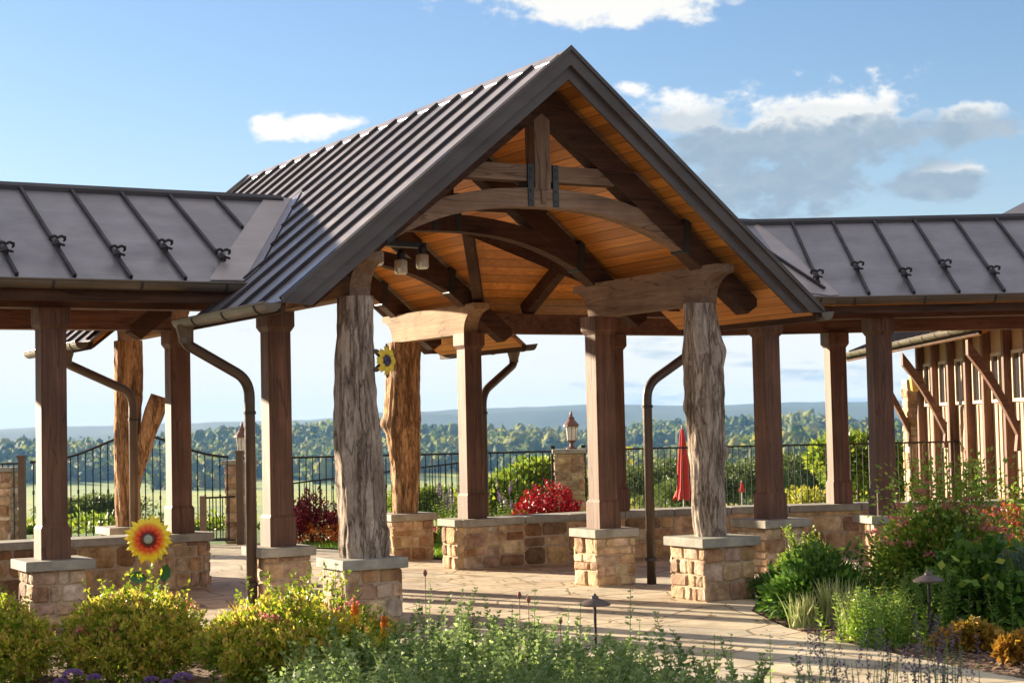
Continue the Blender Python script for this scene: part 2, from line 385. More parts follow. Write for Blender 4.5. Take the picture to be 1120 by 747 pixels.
ang=np.concatenate([np.linspace(-24,24,260),np.linspace(26,334,70)])*math.pi/180
Rg,Ag=np.meshgrid(rings,ang,indexing='ij'); X=Rg*np.sin(Ag); Y=Rg*np.cos(Ag); Z=terrain(X,Y)
V=np.stack([X,Y,Z],-1).reshape(-1,3); nr,na=Rg.shape
i=np.arange(nr-1)[:,None]*na; j=np.arange(na)[None,:]; j2=(j+1)%na
F=np.stack([i+j,i+na+j,i+na+j2,i+j2],-1).reshape(-1,4)
V=np.vstack([V,[[0,0,-.03]]]); 
mg,t,p,o=mat('ground_soil_fields')
c=tn(t,'ShaderNodeTexCoord'); sxy=tn(t,'ShaderNodeSeparateXYZ'); t.links.new(c.outputs['Object'],sxy.inputs[0])
mp=tn(t,'ShaderNodeMapping'); mp.inputs['Scale'].default_value=(.0032,.0085,.0); t.links.new(c.outputs['Object'],mp.inputs[0])
vo=tn(t,'ShaderNodeTexVoronoi',feature='F1'); vo.inputs['Scale'].default_value=1; t.links.new(mp.outputs[0],vo.inputs['Vector'])
sp3=tn(t,'ShaderNodeSeparateColor'); t.links.new(vo.outputs['Color'],sp3.inputs[0])
fields=ramp(t,sp3.outputs[0],[(0,(.27,.34,.025)),(.35,(.34,.36,.03)),(.6,(.20,.28,.03)),(.85,(.36,.36,.06)),(1,(.20,.28,.06))])
fn=texn(t,.02,(1,1,1),6,.6); fields=mul(t,fields,ramp(t,fn,[(.3,(.8,.8,.8)),(.7,(1.15,1.15,1.1))]))
gn=texn(t,3.0,(1,1,1),6,.7); grass=ramp(t,gn,[(.3,(.05,.10,.02)),(.7,(.12,.20,.04))])
sn=texn(t,40,(1,1,1),6,.7); soil=ramp(t,sn,[(.3,(.07,.045,.03)),(.5,(.17,.11,.075)),(.7,(.30,.21,.15))])
def stepn(src,a,b):
    n=tn(t,'ShaderNodeMapRange'); t.links.new(src,n.inputs[0]); n.inputs[1].default_value=a; n.inputs[2].default_value=b; return n.outputs[0]
def mixf(f,a,b):
    n=tn(t,'ShaderNodeMix',data_type='RGBA'); t.links.new(f,n.inputs[0]); t.links.new(a,n.inputs[6]); t.links.new(b,n.inputs[7]); return n.outputs[2]
col=mixf(stepn(sxy.outputs[1],25.,25.6),soil,grass); col=mixf(stepn(sxy.outputs[1],300,600),col,fields)
dk=tn(t,'ShaderNodeRGB'); dk.outputs[0].default_value=(.045,.07,.025,1); col=mixf(stepn(sxy.outputs[1],3000,3500),col,dk.outputs[0])
t.links.new(col,p.inputs['Base Color']); p.inputs['Roughness'].default_value=.95; bump(t,p,sn,.8,.02)
g=np_mesh('ground',V[:-1],F,mg,smooth=True); g['kind']='structure'

# distant forest: one mass nobody could count
rs=np.random.RandomState(11)
def ico():
    ph=(1+5**.5)/2; v=np.array([(-1,ph,0),(1,ph,0),(-1,-ph,0),(1,-ph,0),(0,-1,ph),(0,1,ph),(0,-1,-ph),(0,1,-ph),(ph,0,-1),(ph,0,1),(-ph,0,-1),(-ph,0,1)],float)
    f=[(0,11,5),(0,5,1),(0,1,7),(0,7,10),(0,10,11),(1,5,9),(5,11,4),(11,10,2),(10,7,6),(7,1,8),(3,9,4),(3,4,2),(3,2,6),(3,6,8),(3,8,9),(4,9,5),(2,4,11),(6,2,10),(8,6,7),(9,8,1)]
    v=[tuple(x/np.linalg.norm(x)) for x in v]; cache={}; nf=[]
    def mid(a,b):
        k=(min(a,b),max(a,b))
        if k not in cache: m=np.array(v[a])+np.array(v[b]); v.append(tuple(m/np.linalg.norm(m))); cache[k]=len(v)-1
        return cache[k]
    for a,b,c_ in f:
        x,y,z_=mid(a,b),mid(b,c_),mid(c_,a); nf+=[(a,x,z_),(b,y,x),(c_,z_,y),(x,y,z_)]
    return np.array(v),np.array(nf)
IV,IF=ico()
def forest(n,ymin,ymax,keep):
    Yp=ymin+(ymax-ymin)*rs.rand(n)**.9; A=(rs.rand(n)-.5)*.74; Xp=np.tan(A)*Yp
    k=keep(Xp,Yp,A); return Xp[k],Yp[k]
ctr=[]
fx_,fy_=forest(10500,1560,2650,lambda X,Y,A:(fbm(X,Y*1.6,1/170.,21,3)>-.40)&((Y>1820-400*smooth(-.02,.06,A))|(fbm(X,Y,1/60.,77,2)>.55))); ctr.append((fx_,fy_,5.5,9.5))
fx_,fy_=forest(5200,420,1450,lambda X,Y,A:(fbm(X,Y*2.2,1/150.,31,3)> (.95-1.55*smooth(-.02,.06,A)))); ctr.append((fx_,fy_,4.2,8.0))
VV=[];FF=[];off=0;QV=[]
for X,Y,r0,r1 in ctr:
    n=len(X); R_=(r0+(r1-r0)*rs.rand(n)**2)*(1+.40*fbm(X,Y,1/90.,55,3)); H=R_*(1.0+.7*rs.rand(n)); Zt=terrain(X,Y)
    jit=1+.34*(rs.rand(n,len(IV),1)-.5)*2
    P=IV[None]*jit*.82; P=P*np.stack([R_,R_,H],-1)[:,None]; P=P+np.stack([X,Y,Zt+H*.75],-1)[:,None]
    VV.append(P.reshape(-1,3)); FF.append((IF[None]+(np.arange(n)*len(IV))[:,None,None]).reshape(-1,3)+off); off+=n*len(IV)
fx_,fy_=forest(420,170,600,lambda X,Y,A:(fbm(X,Y*2.0,1/60.,41,3)>.55-.95*smooth(.0,.08,A))&(terrain(X,Y)<-8)); NR=(fx_,fy_,2.4,4.4)
def tufts(X,Y,r0,r1,m,ls):
    n=len(X); R_=(r0+(r1-r0)*rs.rand(n)**2)*(1+.40*fbm(X,Y,1/90.,55,3)); Zt=terrain(X,Y); d=rs.randn(n,m,3); d/=np.linalg.norm(d,axis=2,keepdims=True)
    lob=1+.35*np.sin(d[...,0:1]*5+X[:,None,None])*np.cos(d[...,1:2]*4+Y[:,None,None])+.25*np.sin(d[...,2:3]*7+X[:,None,None]*3)
    rad=(.55+.5*rs.rand(n,m,1))*lob; P=d*rad*R_[:,None,None]; P[...,2]*=1.15; P=P+np.stack([X,Y,Zt+R_*1.05],-1)[:,None]
    P=P.reshape(-1,3); D=(d+.7*rs.randn(n,m,3)).reshape(-1,3); D/=np.linalg.norm(D,axis=1,keepdims=True); S=np.cross(D,rs.randn(len(D),3)); S/=np.linalg.norm(S,axis=1,keepdims=True)
    l=np.repeat(R_*ls,m)[:,None]*(.6+.8*rs.rand(len(P),1)); return np.stack([P-S*l*.5,P+D*l*.8,P+S*l*.5],1).reshape(-1,3)
T=[tufts(*NR,620,.17)]
for (X,Y,r0,r1),m,ls in ((ctr[1],60,.50),(ctr[0],26,.62)): T.append(tufts(X,Y,r0,r1,m,ls))
T=np.vstack(T); VV.append(T); FF.append(np.arange(len(T)).reshape(-1,3)+off)
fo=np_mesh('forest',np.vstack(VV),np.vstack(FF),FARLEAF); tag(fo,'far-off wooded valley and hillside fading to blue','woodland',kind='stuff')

# haze of the valley air
hb=MB(); hb.box((-3600,-60,-62),(3600,6600,118)); hz=hb.build('haze',FASC)
mh=bpy.data.materials.new('valley_haze'); mh.use_nodes=True; th=mh.node_tree; th.nodes.clear()
ho=th.nodes.new('ShaderNodeOutputMaterial'); pv=th.nodes.new('ShaderNodeVolumePrincipled'); th.links.new(pv.outputs[0],ho.inputs['Volume'])
pv.inputs['Color'].default_value=(.22,.50,1,1); pv.inputs['Density'].default_value=.70e-4; pv.inputs['Anisotropy'].default_value=.1
hz.data.materials.clear(); hz.data.materials.append(mh); tag(hz,'thin blue haze filling the valley air','haze',kind='stuff')

# ------------------------------------------------------------------ paving, lawn
def sheet(name,pts,z,mt,thick=0.0):
    b=MB(); 
    if thick: b.prism([(x,y,z-thick) for x,y in pts],(0,0,thick))
    else: b.add([(x,y,z) for x,y in pts],[tuple(range(len(pts)))])
    o=b.build(name,mt); o['kind']='structure'; return o
mf,t,p,o=mat('flagstone')
c=tn(t,'ShaderNodeTexCoord'); mp=tn(t,'ShaderNodeMapping'); mp.inputs['Rotation'].default_value=(0,0,-PHI); t.links.new(c.outputs['Object'],mp.inputs[0])
dn=tn(t,'ShaderNodeTexNoise'); dn.inputs['Scale'].default_value=1.4; t.links.new(mp.outputs[0],dn.inputs['Vector'])
ad=tn(t,'ShaderNodeMix',data_type='VECTOR'); ad.inputs[0].default_value=.10; t.links.new(mp.outputs[0],ad.inputs[4]); t.links.new(dn.outputs['Color'],ad.inputs[5])
vr=tn(t,'ShaderNodeTexVoronoi',feature='DISTANCE_TO_EDGE',distance='EUCLIDEAN'); vr.inputs['Scale'].default_value=1.45; t.links.new(ad.outputs[1],vr.inputs['Vector'])
vc=tn(t,'ShaderNodeTexVoronoi',feature='F1'); vc.inputs['Scale'].default_value=1.45; t.links.new(ad.outputs[1],vc.inputs['Vector'])
s3=tn(t,'ShaderNodeSeparateColor'); t.links.new(vc.outputs['Color'],s3.inputs[0])
fc=ramp(t,s3.outputs[0],[(0,(.56,.49,.37)),(.4,(.64,.565,.425)),(.7,(.52,.48,.40)),(1,(.66,.59,.45))])
fn=texn(t,5,(1,1,1),8,.7); fc=mul(t,fc,ramp(t,fn,[(.3,(.8,.78,.76)),(.7,(1.12,1.1,1.08))]))
jt=ramp(t,vr.outputs[0],[(.0,(.50,.45,.40)),(.014,(.62,.57,.52)),(.026,(1,1,1))])
st=texn(t,1.1,(1,1,1),7,.7); fc=mul(t,fc,ramp(t,st,[(.38,(.70,.66,.62)),(.6,(1.12,1.1,1.06))])); fc=mul(t,fc,jt)
t.links.new(fc,p.inputs['Base Color']); p.inputs['Roughness'].default_value=.75
b_=bump(t,p,jt,.5,.01); bump(t,p,fn,.35,.01,b_)
near=[gp(*q) for q in ((196,684),(300,690),(450,705),(650,738),(800,790),(960,900),(1180,900))]
far_=[gp(*q) for q in ((1180,752),(1120,742),(1048,729),(976,714),(915,700),(860,686),(822,668))]
pav=[(q.x,q.y) for q in near]+[(q.x,q.y) for q in far_]
pav+=[tuple(gw(2.3,-.2).xy),tuple(gw(4.4,1.9).xy),(12,19.8),(12,26.2),(2.0,26.2),(-.7,22.4),(-1.25,22.95),(-2.4,24.9),(-3.3,25.8),(-3.4,26.9),(-9,26.9),(-9.2,19.0),tuple(gw(-2.6,4.7).xy)]
# order check: polygon runs near edge -> far path edge -> patio right -> back -> left
sheet('stone_path',pav,.0,mf)
ml,t,p,o=mat('lawn_grass'); n=texn(t,18,(1,1,1),5,.7); t.links.new(ramp(t,n,[(.3,(.10,.22,.02)),(.7,(.24,.40,.05))]),p.inputs['Base Color']); p.inputs['Roughness'].default_value=.9; bump(t,p,n,1,.05)
lw=[(-.6,22.5),(-1.2,23.05),(-2.35,25.0),(-3.25,25.9),(-3.3,27.0),(.6,27.6),(2,27.6),(2.0,26.3)]
sheet('lawn',lw,.012,ml)
def grass_patch(name,poly_fn,n,hgt,matl,label):
    P=[];rr=np.random.RandomState(5)
    pts=poly_fn(n,rr); X=pts[:,0];Y=pts[:,1]; n=len(X)
    th=rr.rand(n)*6.28; h=hgt*(.5+rr.rand(n)); wd=.006+.006*rr.rand(n); lx=(rr.rand(n)-.5)*h; ly=(rr.rand(n)-.5)*h
    a=np.stack([X-np.cos(th)*wd,Y-np.sin(th)*wd,np.full(n,.01)],-1); b=np.stack([X+np.cos(th)*wd,Y+np.sin(th)*wd,np.full(n,.01)],-1)
    c_=np.stack([X+lx,Y+ly,.01+h],-1); V=np.stack([a,b,c_],1).reshape(-1,3); F=np.arange(3*n).reshape(-1,3)
    return tag(np_mesh(name,V,F,matl),label,'grass',kind='stuff')
LF_GRASS=leafmat('grass_blade',L3((.12,.26,.02),(.24,.42,.04),(.36,.50,.06)),.4)
def in_poly(x,y,poly):
    ins=np.zeros(len(x),bool); n=len(poly)
    for i in range(n):
        x1,y1=poly[i];x2,y2=poly[(i+1)%n]
        cnd=((y1>y)!=(y2>y))&(x<(x2-x1)*(y-y1)/(y2-y1+1e-12)+x1); ins^=cnd
    return ins
def lawnpts(n,rr):
    x=-3.6+5.6*rr.rand(n); y=22.4+5.3*rr.rand(n); k=in_poly(x,y,lw); return np.stack([x[k],y[k]],-1)
grass_patch('grass',lawnpts,26000,.05,LF_GRASS,'short bright green lawn beyond the stone walls')
# bark mulch chips lying in the planting beds
def chips():
    rr=np.random.RandomState(8); n=42000
    x=-5.5+11.5*rr.rand(n); y=10.2+9.5*rr.rand(n); k=~in_poly(x,y,pav); x=x[k];y=y[k]; n=len(x)
    th=rr.rand(n)*6.28; L=.012+.022*rr.rand(n); W=.006+.01*rr.rand(n); tz=(rr.rand(n)-.5)*.02
    c_,s_=np.cos(th),np.sin(th); z0=-.03+.02*rr.rand(n)
    q=[]
    for a,b,tt in ((-1,-1,-1),(1,-1,1),(1,1,1),(-1,1,-1)): q.append(np.stack([x+c_*L*a-s_*W*b,y+s_*L*a+c_*W*b,z0+tz*tt+.012],-1))
    V=np.stack(q,1).reshape(-1,3); F=np.arange(4*n).reshape(-1,4)
    mc=leafmat('bark_chip',L3((.10,.055,.035),(.22,.13,.085),(.36,.24,.17),(.28,.16,.10)),0,.9)
    return tag(np_mesh('mulch',V,F,mc),'brown bark mulch chips covering the planting beds','mulch',kind='stuff')
chips()

def litter():
    rr=np.random.RandomState(18); n=900; x=-4+9*rr.rand(n); y=11.5+14*rr.rand(n); k=in_poly(x,y,pav); x=x[k];y=y[k]; n=len(x)
    a=rr.rand(n)*6.28; L=.012+.022*rr.rand(n); q=[]
    for p_,q_,hz_ in ((-1,-.5,0),(.3,-.9,.010),(1,.1,.003),(-.2,.8,.012)): q.append(np.stack([x+L*(np.cos(a)*p_-np.sin(a)*q_),y+L*(np.sin(a)*p_+np.cos(a)*q_),.006+hz_*rr.rand(n)],-1))
    V=np.stack(q,1).reshape(-1,3); ml_=leafmat('dry_leaf',L3((.22,.12,.05),(.40,.26,.10),(.30,.20,.12)),.1,.8)
    tag(np_mesh('fallen_leaves',V,np.arange(4*n).reshape(-1,4),ml_),'small dry leaves scattered over the stone path','leaf litter',kind='stuff')
litter()
# ------------------------------------------------------------------ masonry
PAL=[(.56,.43,.29),(.50,.36,.24),(.62,.53,.40),(.40,.27,.18),(.54,.45,.36),(.46,.30,.18),(.60,.47,.31),(.34,.24,.18),(.52,.40,.32),(.64,.56,.45),(.58,.46,.36)]
PALD=[(.52,.37,.21),(.32,.18,.09),(.56,.42,.26),(.19,.12,.075),(.50,.35,.20),(.58,.45,.29),(.54,.40,.24),(.26,.17,.11),(.60,.48,.32)]
def stones(b, P0, T, Nn, L, H, rr, hmin=.07, hmax=.19, wmin=.09, wmax=.30, pal=PAL, depth=.022, cut=.20):
    P0,T,Nn=Vector(P0),Vector(T).normalized(),Vector(Nn).normalized(); Z=Vector((0,0,1)); z=0; gap=.007
    while z<H-.02:
        h=min(rr.uniform(hmin,hmax),H-z)
        if H-z-h<hmin*.6: h=H-z
        x=0
        while x<L-.01:
            w_=min(rr.uniform(wmin,wmax)*(1+.5*(h<.1)),L-x)
            if L-x-w_<wmin*.5: w_=L-x
            c_=rr.choice(pal); k=rr.uniform(.82,1.15); c_=tuple(min(.8,a*k*rr.uniform(.95,1.05)) for a in c_)
            a0,a1,b0,b1=x+gap,x+w_-gap,z+gap,z+h-gap; cc=min(w_,h)*cut
            def j(): return rr.uniform(-.007,.007)
            def q(): return cc*rr.uniform(.15,1)
            oc=[(a0+q(),b0),(a1-q(),b0),(a1,b0+q()),(a1,b1-q()),(a1-q(),b1),(a0+q(),b1),(a0,b1-q()),(a0,b0+q())]
            oc=[(p+j(),q_+j()) for p,q_ in oc]; cx_=(a0+a1)/2; cy_=(b0+b1)/2; d=depth*rr.uniform(.6,1.25)
            tl,tl2=rr.uniform(-.012,.012),rr.uniform(-.012,.012)
            V=[];
            for s_,dd in ((1,-.012),(.97,d*.55),(.82,d)):
                for p,q_ in oc:
                    xx=cx_+(p-cx_)*s_; yy=cy_+(q_-cy_)*s_
                    e=dd if dd<0 else dd+((xx-cx_)/max(w_,.1)*tl+(yy-cy_)/h*tl2)+rr.uniform(-.003,.003)
                    V.append(P0+T*xx+Z*yy+Nn*e)
            V.append(P0+T*cx_+Z*cy_+Nn*(d+rr.uniform(0,.008)))
            Fs=[]
            flip = T.cross(Z).dot(Nn)<0
            for r_ in range(2):
                for k_ in range(8):
                    f=(r_*8+k_,r_*8+(k_+1)%8,(r_+1)*8+(k_+1)%8,(r_+1)*8+k_); Fs.append(tuple(reversed(f)) if flip else f)
            for k_ in range(8):
                f=(16+k_,16+(k_+1)%8,24); Fs.append(tuple(reversed(f)) if flip else f)
            b.add(V,Fs,c_,0); x+=w_
        z+=h
def pier(parent, v, u, size, top=.61, rot=0.0, seed=0, capw=None, frame=GM, z0=-.05, capt=.09):
    """square stone pier centred at v,u of the frame, as two objects: stonework > cap"""
    rr=random.Random(seed); capw=capw or size+.10; a=size/2; fr=frame@Matrix.Translation((v,u,0))@Matrix.Rotation(rot,4,'Z')
    b=MB(fr); ht=top-capt
    am=a+.003; b.box((-am,-am,z0),(am,am,ht-.002),(.8,.8,.8),1)
    for T,Nn,P in (((1,0,0),(0,-1,0),(-a,-a)),((0,1,0),(1,0,0),(a,-a)),((-1,0,0),(0,1,0),(a,a)),((0,-1,0),(-1,0,0),(-a,a))):
        e=.022; P0=Vector((P[0],P[1],0))-Vector(T)*e
        stones(b,P0,T,Nn,size+2*e,ht,rr)
    o=b.build('stone_pier',[STONE,MORTAR],parent)
    c_=MB(fr); k=capw/2; jr=lambda:rr.uniform(-.006,.006)
    c_.prism([(-k+jr(),-k+jr(),ht),(k+jr(),-k+jr(),ht),(k+jr(),k+jr(),ht),(-k+jr(),k+jr(),ht)],(0,0,capt))
    cp_=c_.build('cap_stone',CAPST,o,bevel=.008); return o

# ------------------------------------------------------------------ pavilion
S_,W_,ZR=1.8803,1.9859,5.135
UB,UC,UD=1.99,5.05,7.03            # rows along the ridge
SL=.827
HP,ZB=.61,2.905
UF,UE=-.59,7.68                    # rake ends
VE=2.82                            # eave half width
RU,RZ=3.52,4.245                   # walkway ridge
WE,WSL=2.13,.521                   # walkway half width to eave, slope
def gz(v): return ZR-SL*abs(v)
def wz(d): return RZ-WSL*abs(d)
def vval(d): return (ZR-wz(d))/SL  # where the two roofs meet

pav_t=thing('gable_pavilion','timber pavilion with steep brown metal gable roof, orange board ceiling and rough log columns','pavilion',(OX,OY,0),PHI)

def slope_slab(poly, zf, thick, zoff=0.0):
    """poly in (v,u); top follows zf"""
    top=[(v,u,zf(v,u)+zoff) for v,u in poly]; return top
def slab(name, mt, parent, poly, zf, zoff, thick, frame=GM):
    b=MB(frame); b.prism([(v,u,zf(v,u)+zoff-thick) for v,u in poly],(0,0,thick)); return b.build(name,mt,parent)
for sg in (-1,1):
    v0=vval(0); A=1.75; d1=RU-A; 
    poly=[(0,UF),(sg*VE,UF),(sg*VE,A),(sg*vval(d1),A),(sg*v0,RU),(sg*vval(d1),RU+d1),(sg*VE,RU+d1),(sg*VE,UE),(0,UE)]
    rp=slab('roof_panel',ROOF,pav_t,poly,lambda v,u:gz(v),0,.03)
    slab('ceiling_boards',CEIL,pav_t,[(v*.985,min(max(u,UF+.03),UE-.03)) for v,u in poly],lambda v,u:gz(v),-.034,.045)
    # standing seams
    b=MB(GM); u=UF+.03
    while u<UE:
        d=abs(u-RU); vend=VE if d>d1 else vval(d)-.15
        b.bar((sg*.07,u,gz(.07)+.014),(sg*vend,u,gz(vend)+.014),.032,.045,(0,0,1)); u+=.498
    b.build('standing_seams',SEAM,rp)
    # snow guards sit on seams
    # rake trims front and back
    for u0,u1 in ((UF-.05,UF-.002),(UE+.002,UE+.05)):
        b=MB(GM); b.prism([(0,u0,gz(0)+.035),(sg*(VE+.01),u0,gz(VE+.01)+.035),(sg*(VE+.01),u0,gz(VE)-.02),(sg*(VE-.133),u0,gz(VE)-.02),(0,u0,gz(0)-.13)],(0,u1-u0,0))
        rk=b.build('rake_trim',FASC,pav_t)
        b=MB(GM); ua,ub_=(u1+.001,u1+.035) if u0<0 else (u0-.035,u0-.001)
        b.prism([(0,ua,gz(0)-.131),(sg*(VE-.134),ua,gz(VE)-.021),(sg*(VE-.27),ua,gz(VE)-.03),(0,ua,gz(0)-.253)],(0,ub_-ua,0))
        b.build('rake_board',FASC,rk)
        b=MB(GM); uu=u0-.018 if u0<0 else u1
        b.prism([(0,uu,gz(0)+.05),(sg*(VE+.03),uu,gz(VE+.03)+.05),(sg*(VE+.03),uu,gz(VE+.03)+.005),(0,uu,gz(0)+.005)],(0,.018,0)); b.build('drip_edge',FASC,rk)
    # valley flashing strips
    for s2 in (-1,1):
        b=MB(GM); pts=[]
        for d,wv in ((0,.0),(d1+.3,.0)):
            pass
        q=lambda d,o: (sg*(vval(d)+o), RU+s2*d)
        a0=q(0.02,0); a1=q(WE,0)
        zz=lambda v,u: max(gz(v), wz(u-RU))
        # on the gable side
        P=[(a0[0],a0[1]),(a1[0],a1[1]),(a1[0]-sg*.15,a1[1]),(a0[0]-sg*.13,a0[1])]
        b.prism([(v,u,gz(v)+.012) for v,u in P],(0,0,.008)); b.build('valley_flashing',ROOF,rp)
# ridge cap
b=MB(GM); b.prism([(-.09,UF-.02,gz(.09)+.010),(0,UF-.02,ZR+.024),(.09,UF-.02,gz(.09)+.010),(.09,UF-.02,gz(.09)+.001),(-.09,UF-.02,gz(.09)+.001)],(0,UE-UF+.04,0)); b.build('ridge_cap',ROOF,pav_t)

# trusses
def truss(u, ml, mt, label=None, king=True):
    b=MB(GM); hw=.10
    for sg in (-1,1):
        top=lambda v:gz(v)-.15; e=2.45
        b.prism([(0,u-hw,top(0)),(sg*e,u-hw,top(e)),(sg*(e+.0),u-hw,top(e)-.08),(sg*(e-.12),u-hw,top(e)-.16),(sg*.0,u-hw,top(0)-.33)],(0,2*hw,0))
    o=b.build('truss',DK[0],pav_t,bevel=.006)
    b=MB(GM); hw2=.085; n=20; z1=3.77
    zb=lambda v: z1-.50*(abs(v)/1.80)**2.4
    zt=lambda v: z1+.175-.46*(abs(v)/1.80)**2.3
    vs=[-1.82+3.64*i/n for i in range(n+1)]
    lo=[(v,u-hw2,zb(v)) for v in vs]; hi=[(v,u-hw2,zt(v)) for v in reversed(vs)]
    for i in range(n):
        a,c_=vs[i],vs[i+1]; b.prism([(a,u-hw2,zb(a)),(c_,u-hw2,zb(c_)),(c_,u-hw2,zt(c_)),(a,u-hw2,zt(a))],(0,2*hw2,0))
    b.build('arched_chord',mt[0],o)
    b=MB(GM); b.box((-1.22,u-.075,4.01),(1.22,u+.075,4.165)); b.build('collar_tie',mt[0],o,bevel=.006)
    if king:
        b=MB(GM); b.box((-.085,u-.092,3.93),(.085,u+.092,4.86)); b.box((-.028,u-.098,3.80),(.028,u+.098,3.93)); b.build('king_post',mt[2],o,bevel=.006)
    for sg in (-1,1):
        b=MB(GM); b.prism([(sg*1.56,u-.112,3.40),(sg*1.63,u-.112,3.37),(sg*1.66,u-.112,3.70),(sg*1.59,u-.112,3.72)],(0,.224,0)); b.build('steel_strap',STEEL,o)
    for sg in (-1,1):
        b=MB(GM); b.box((sg*.135-.03,u-.098,3.77),(sg*.135+.03,u+.098,4.17))
        for zz_ in (3.83,3.92,4.05,4.12): b.cbox((sg*.135,u-.102,zz_),(.02,.012,.02))
        b.build('steel_strap',STEEL,o)
    return o
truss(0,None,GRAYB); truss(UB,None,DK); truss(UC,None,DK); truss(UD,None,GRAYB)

# eave beams with curved ends on logs and posts
def plate(sg,u0,u1,mt):
    b=MB(GM); hw=.10; x=sg*S_; z0,z1=2.895,3.265
    def endc(ue,dr):   # concave quarter curve under the end
        pts=[]
        for k in range(9):
            a=k/8*math.pi/2; pts.append((x-hw, ue-dr*(.30*(1-math.sin(a))), z0+.27*(1-math.cos(a)) ))
        return pts
    L=[(x-hw,u0+.30,z0)]
    # front end: underside at u0+.30 curves up to u0 at z0+.27
    fr=[(x-hw,u0+.30*math.cos(k/10*math.pi/2),z0+.02+.25*math.sin(k/10*math.pi/2)) for k in range(11)]
    bk=[(x-hw,u1-.30*math.cos(k/10*math.pi/2),z0+.02+.25*math.sin(k/10*math.pi/2)) for k in range(11)]
    # concave version
    def conc(ue,dr):
        out=[]
        for k in range(11):
            a=k/10*math.pi/2
            out.append((x-hw, ue+dr*.30*math.cos(a), z0+.04+.25*math.sin(a)))
        return out
    f_=conc(u0,1); b_=conc(u1,-1)
    n=len(f_)
    # strips to keep faces convex
    b.prism([(x-hw,u0+.30,z0),(x-hw,u1-.30,z0),(x-hw,u1-.30,z1),(x-hw,u0+.30,z1)],(2*hw,0,0))
    for arr in (f_,b_):
        for k in range(n-1):
            p_,q_=arr[k],arr[k+1]
            if abs(p_[1]-q_[1])<1e-6: continue
            b.prism([p_,q_,(x-hw,q_[1],z1),(x-hw,p_[1],z1)],(2*hw,0,0))
    return b.build('eave_beam',mt[1],pav_t,bevel=0)
for sg in (-1,1):
    plate(sg,-.36,UB+.36,GRAYB); plate(sg,UC-.36,UD+.36,[wood('honey_timber_%s'%a,(.26,.165,.095),(.46,.32,.20),i) for i,a in enumerate('xyz')])
# tie beams over inner posts between the plates (walkway lines crossing the pavilion sides)
def post(parent,v,u,frame,mt,rot=0,top=ZB,size=.235,z0=HP):
    b=MB(frame@Matrix.Translation((v,u,0))@Matrix.Rotation(rot,4,'Z'))
    b.cbox((0,0,(z0+top)/2),(size,size,top-z0),chamfer=.012)
    o=b.build('post',mt[2],parent)
    b=MB(frame@Matrix.Translation((v,u,0))@Matrix.Rotation(rot,4,'Z')); s2=size+.035
    b.prism([(-s2/2,-s2/2,z0),(s2/2,-s2/2,z0),(s2/2,s2/2,z0),(-s2/2,s2/2,z0)],(0,0,.28))
    a,c_=s2/2,size/2
    b.hexa([(-a,-a,z0+.28),(a,-a,z0+.28),(a,a,z0+.28),(-a,a,z0+.28),(-c_,-c_,z0+.31),(c_,-c_,z0+.31),(c_,c_,z0+.31),(-c_,c_,z0+.31)])
    b.build('plinth',mt[2],o)
    b=MB(frame@Matrix.Translation((v,u,0))@Matrix.Rotation(rot,4,'Z')); a=size/2+.028
    b.hexa([(-c_,-c_,top-.20),(c_,-c_,top-.20),(c_,c_,top-.20),(-c_,c_,top-.20),(-a,-a,top-.15),(a,-a,top-.15),(a,a,top-.15),(-a,a,top-.15)])
    b.box((-a,-a,top-.15),(a,a,top-.001)); b.build('collar',mt[2],o)
    return o
for sg,u,sd in ((-1,UB,3),(1,UB,5),(-1,UC,2),(1,UC,4)):
    post(pav_t,sg*S_,u,GM,TIMB); pier(pav_t,sg*S_,u,.45,seed=20+sd,capw=.56)
# log columns
def logcol(v,u,mt,seed,prof,knots=(),lean=(0,0),branch=None,top=2.9,z0=HP):
    V=[];F=[];n=64;m=110; c=GM@Vector((v,u,0))
    for i in range(m+1):
        tt=i/m; z=z0+(top-z0)*tt; r=np.interp(tt,[p[0] for p in prof],[p[1] for p in prof])
        ox=lean[0]*(tt-.0)+.018*math.sin(tt*5+seed); oy=lean[1]*tt+.012*math.sin(tt*4+seed*2)
        for k in range(n):
            th=2*math.pi*k/n; cx_,sy_=math.cos(th),math.sin(th)
            p1=noise.noise(Vector((cx_*1.6,sy_*1.6,z*.8+seed)))*.14
            p2=noise.noise(Vector((cx_*5.5+seed,sy_*5.5,z*1.3)))*.085
            p3=noise.noise(Vector((cx_*13,sy_*13+seed,z*3.6)))*.085
            p4=noise.noise(Vector((cx_*34,sy_*34+seed,z*8)))*.045
            rr_=r*(1+p1+p2+p3+p4)
            for (kt,kth,kr,ks) in knots:
                d2=((tt-kt)*(top-z0)/ks)**2+(((th-kth+math.pi)%(2*math.pi)-math.pi)*r/ks)**2; rr_+=kr*math.exp(-d2)
            V.append((c.x+ox+rr_*cx_,c.y+oy+rr_*sy_,z))
    for i in range(m):
        for k in range(n): F.append((i*n+k,i*n+(k+1)%n,(i+1)*n+(k+1)%n,(i+1)*n+k))
    b=MB(); b.add(V,F); b.add([V[m*n+k] for k in range(n)],[tuple(range(n))])
    if branch:
        z1,dx,dz,r0,r1=branch; pts=[];rs_=[]
        for i in range(15):
            s=i/14; pts.append((c.x+.03+dx*(s**1.25),c.y-.02,z1+dz*s)); rs_.append((r0+(r1-r0)*s)*(1+.06*math.sin(s*17)))
        b.tube(pts,rs_,20)
    return b.build('log_column',mt,pav_t,smooth=True)
logcol(-S_,0,BARK_G,1.3,[(0,.205),(.05,.215),(.12,.195),(.4,.192),(.75,.175),(1,.158)],knots=((.10,-.4,.05,.08),),lean=(-.02,0))
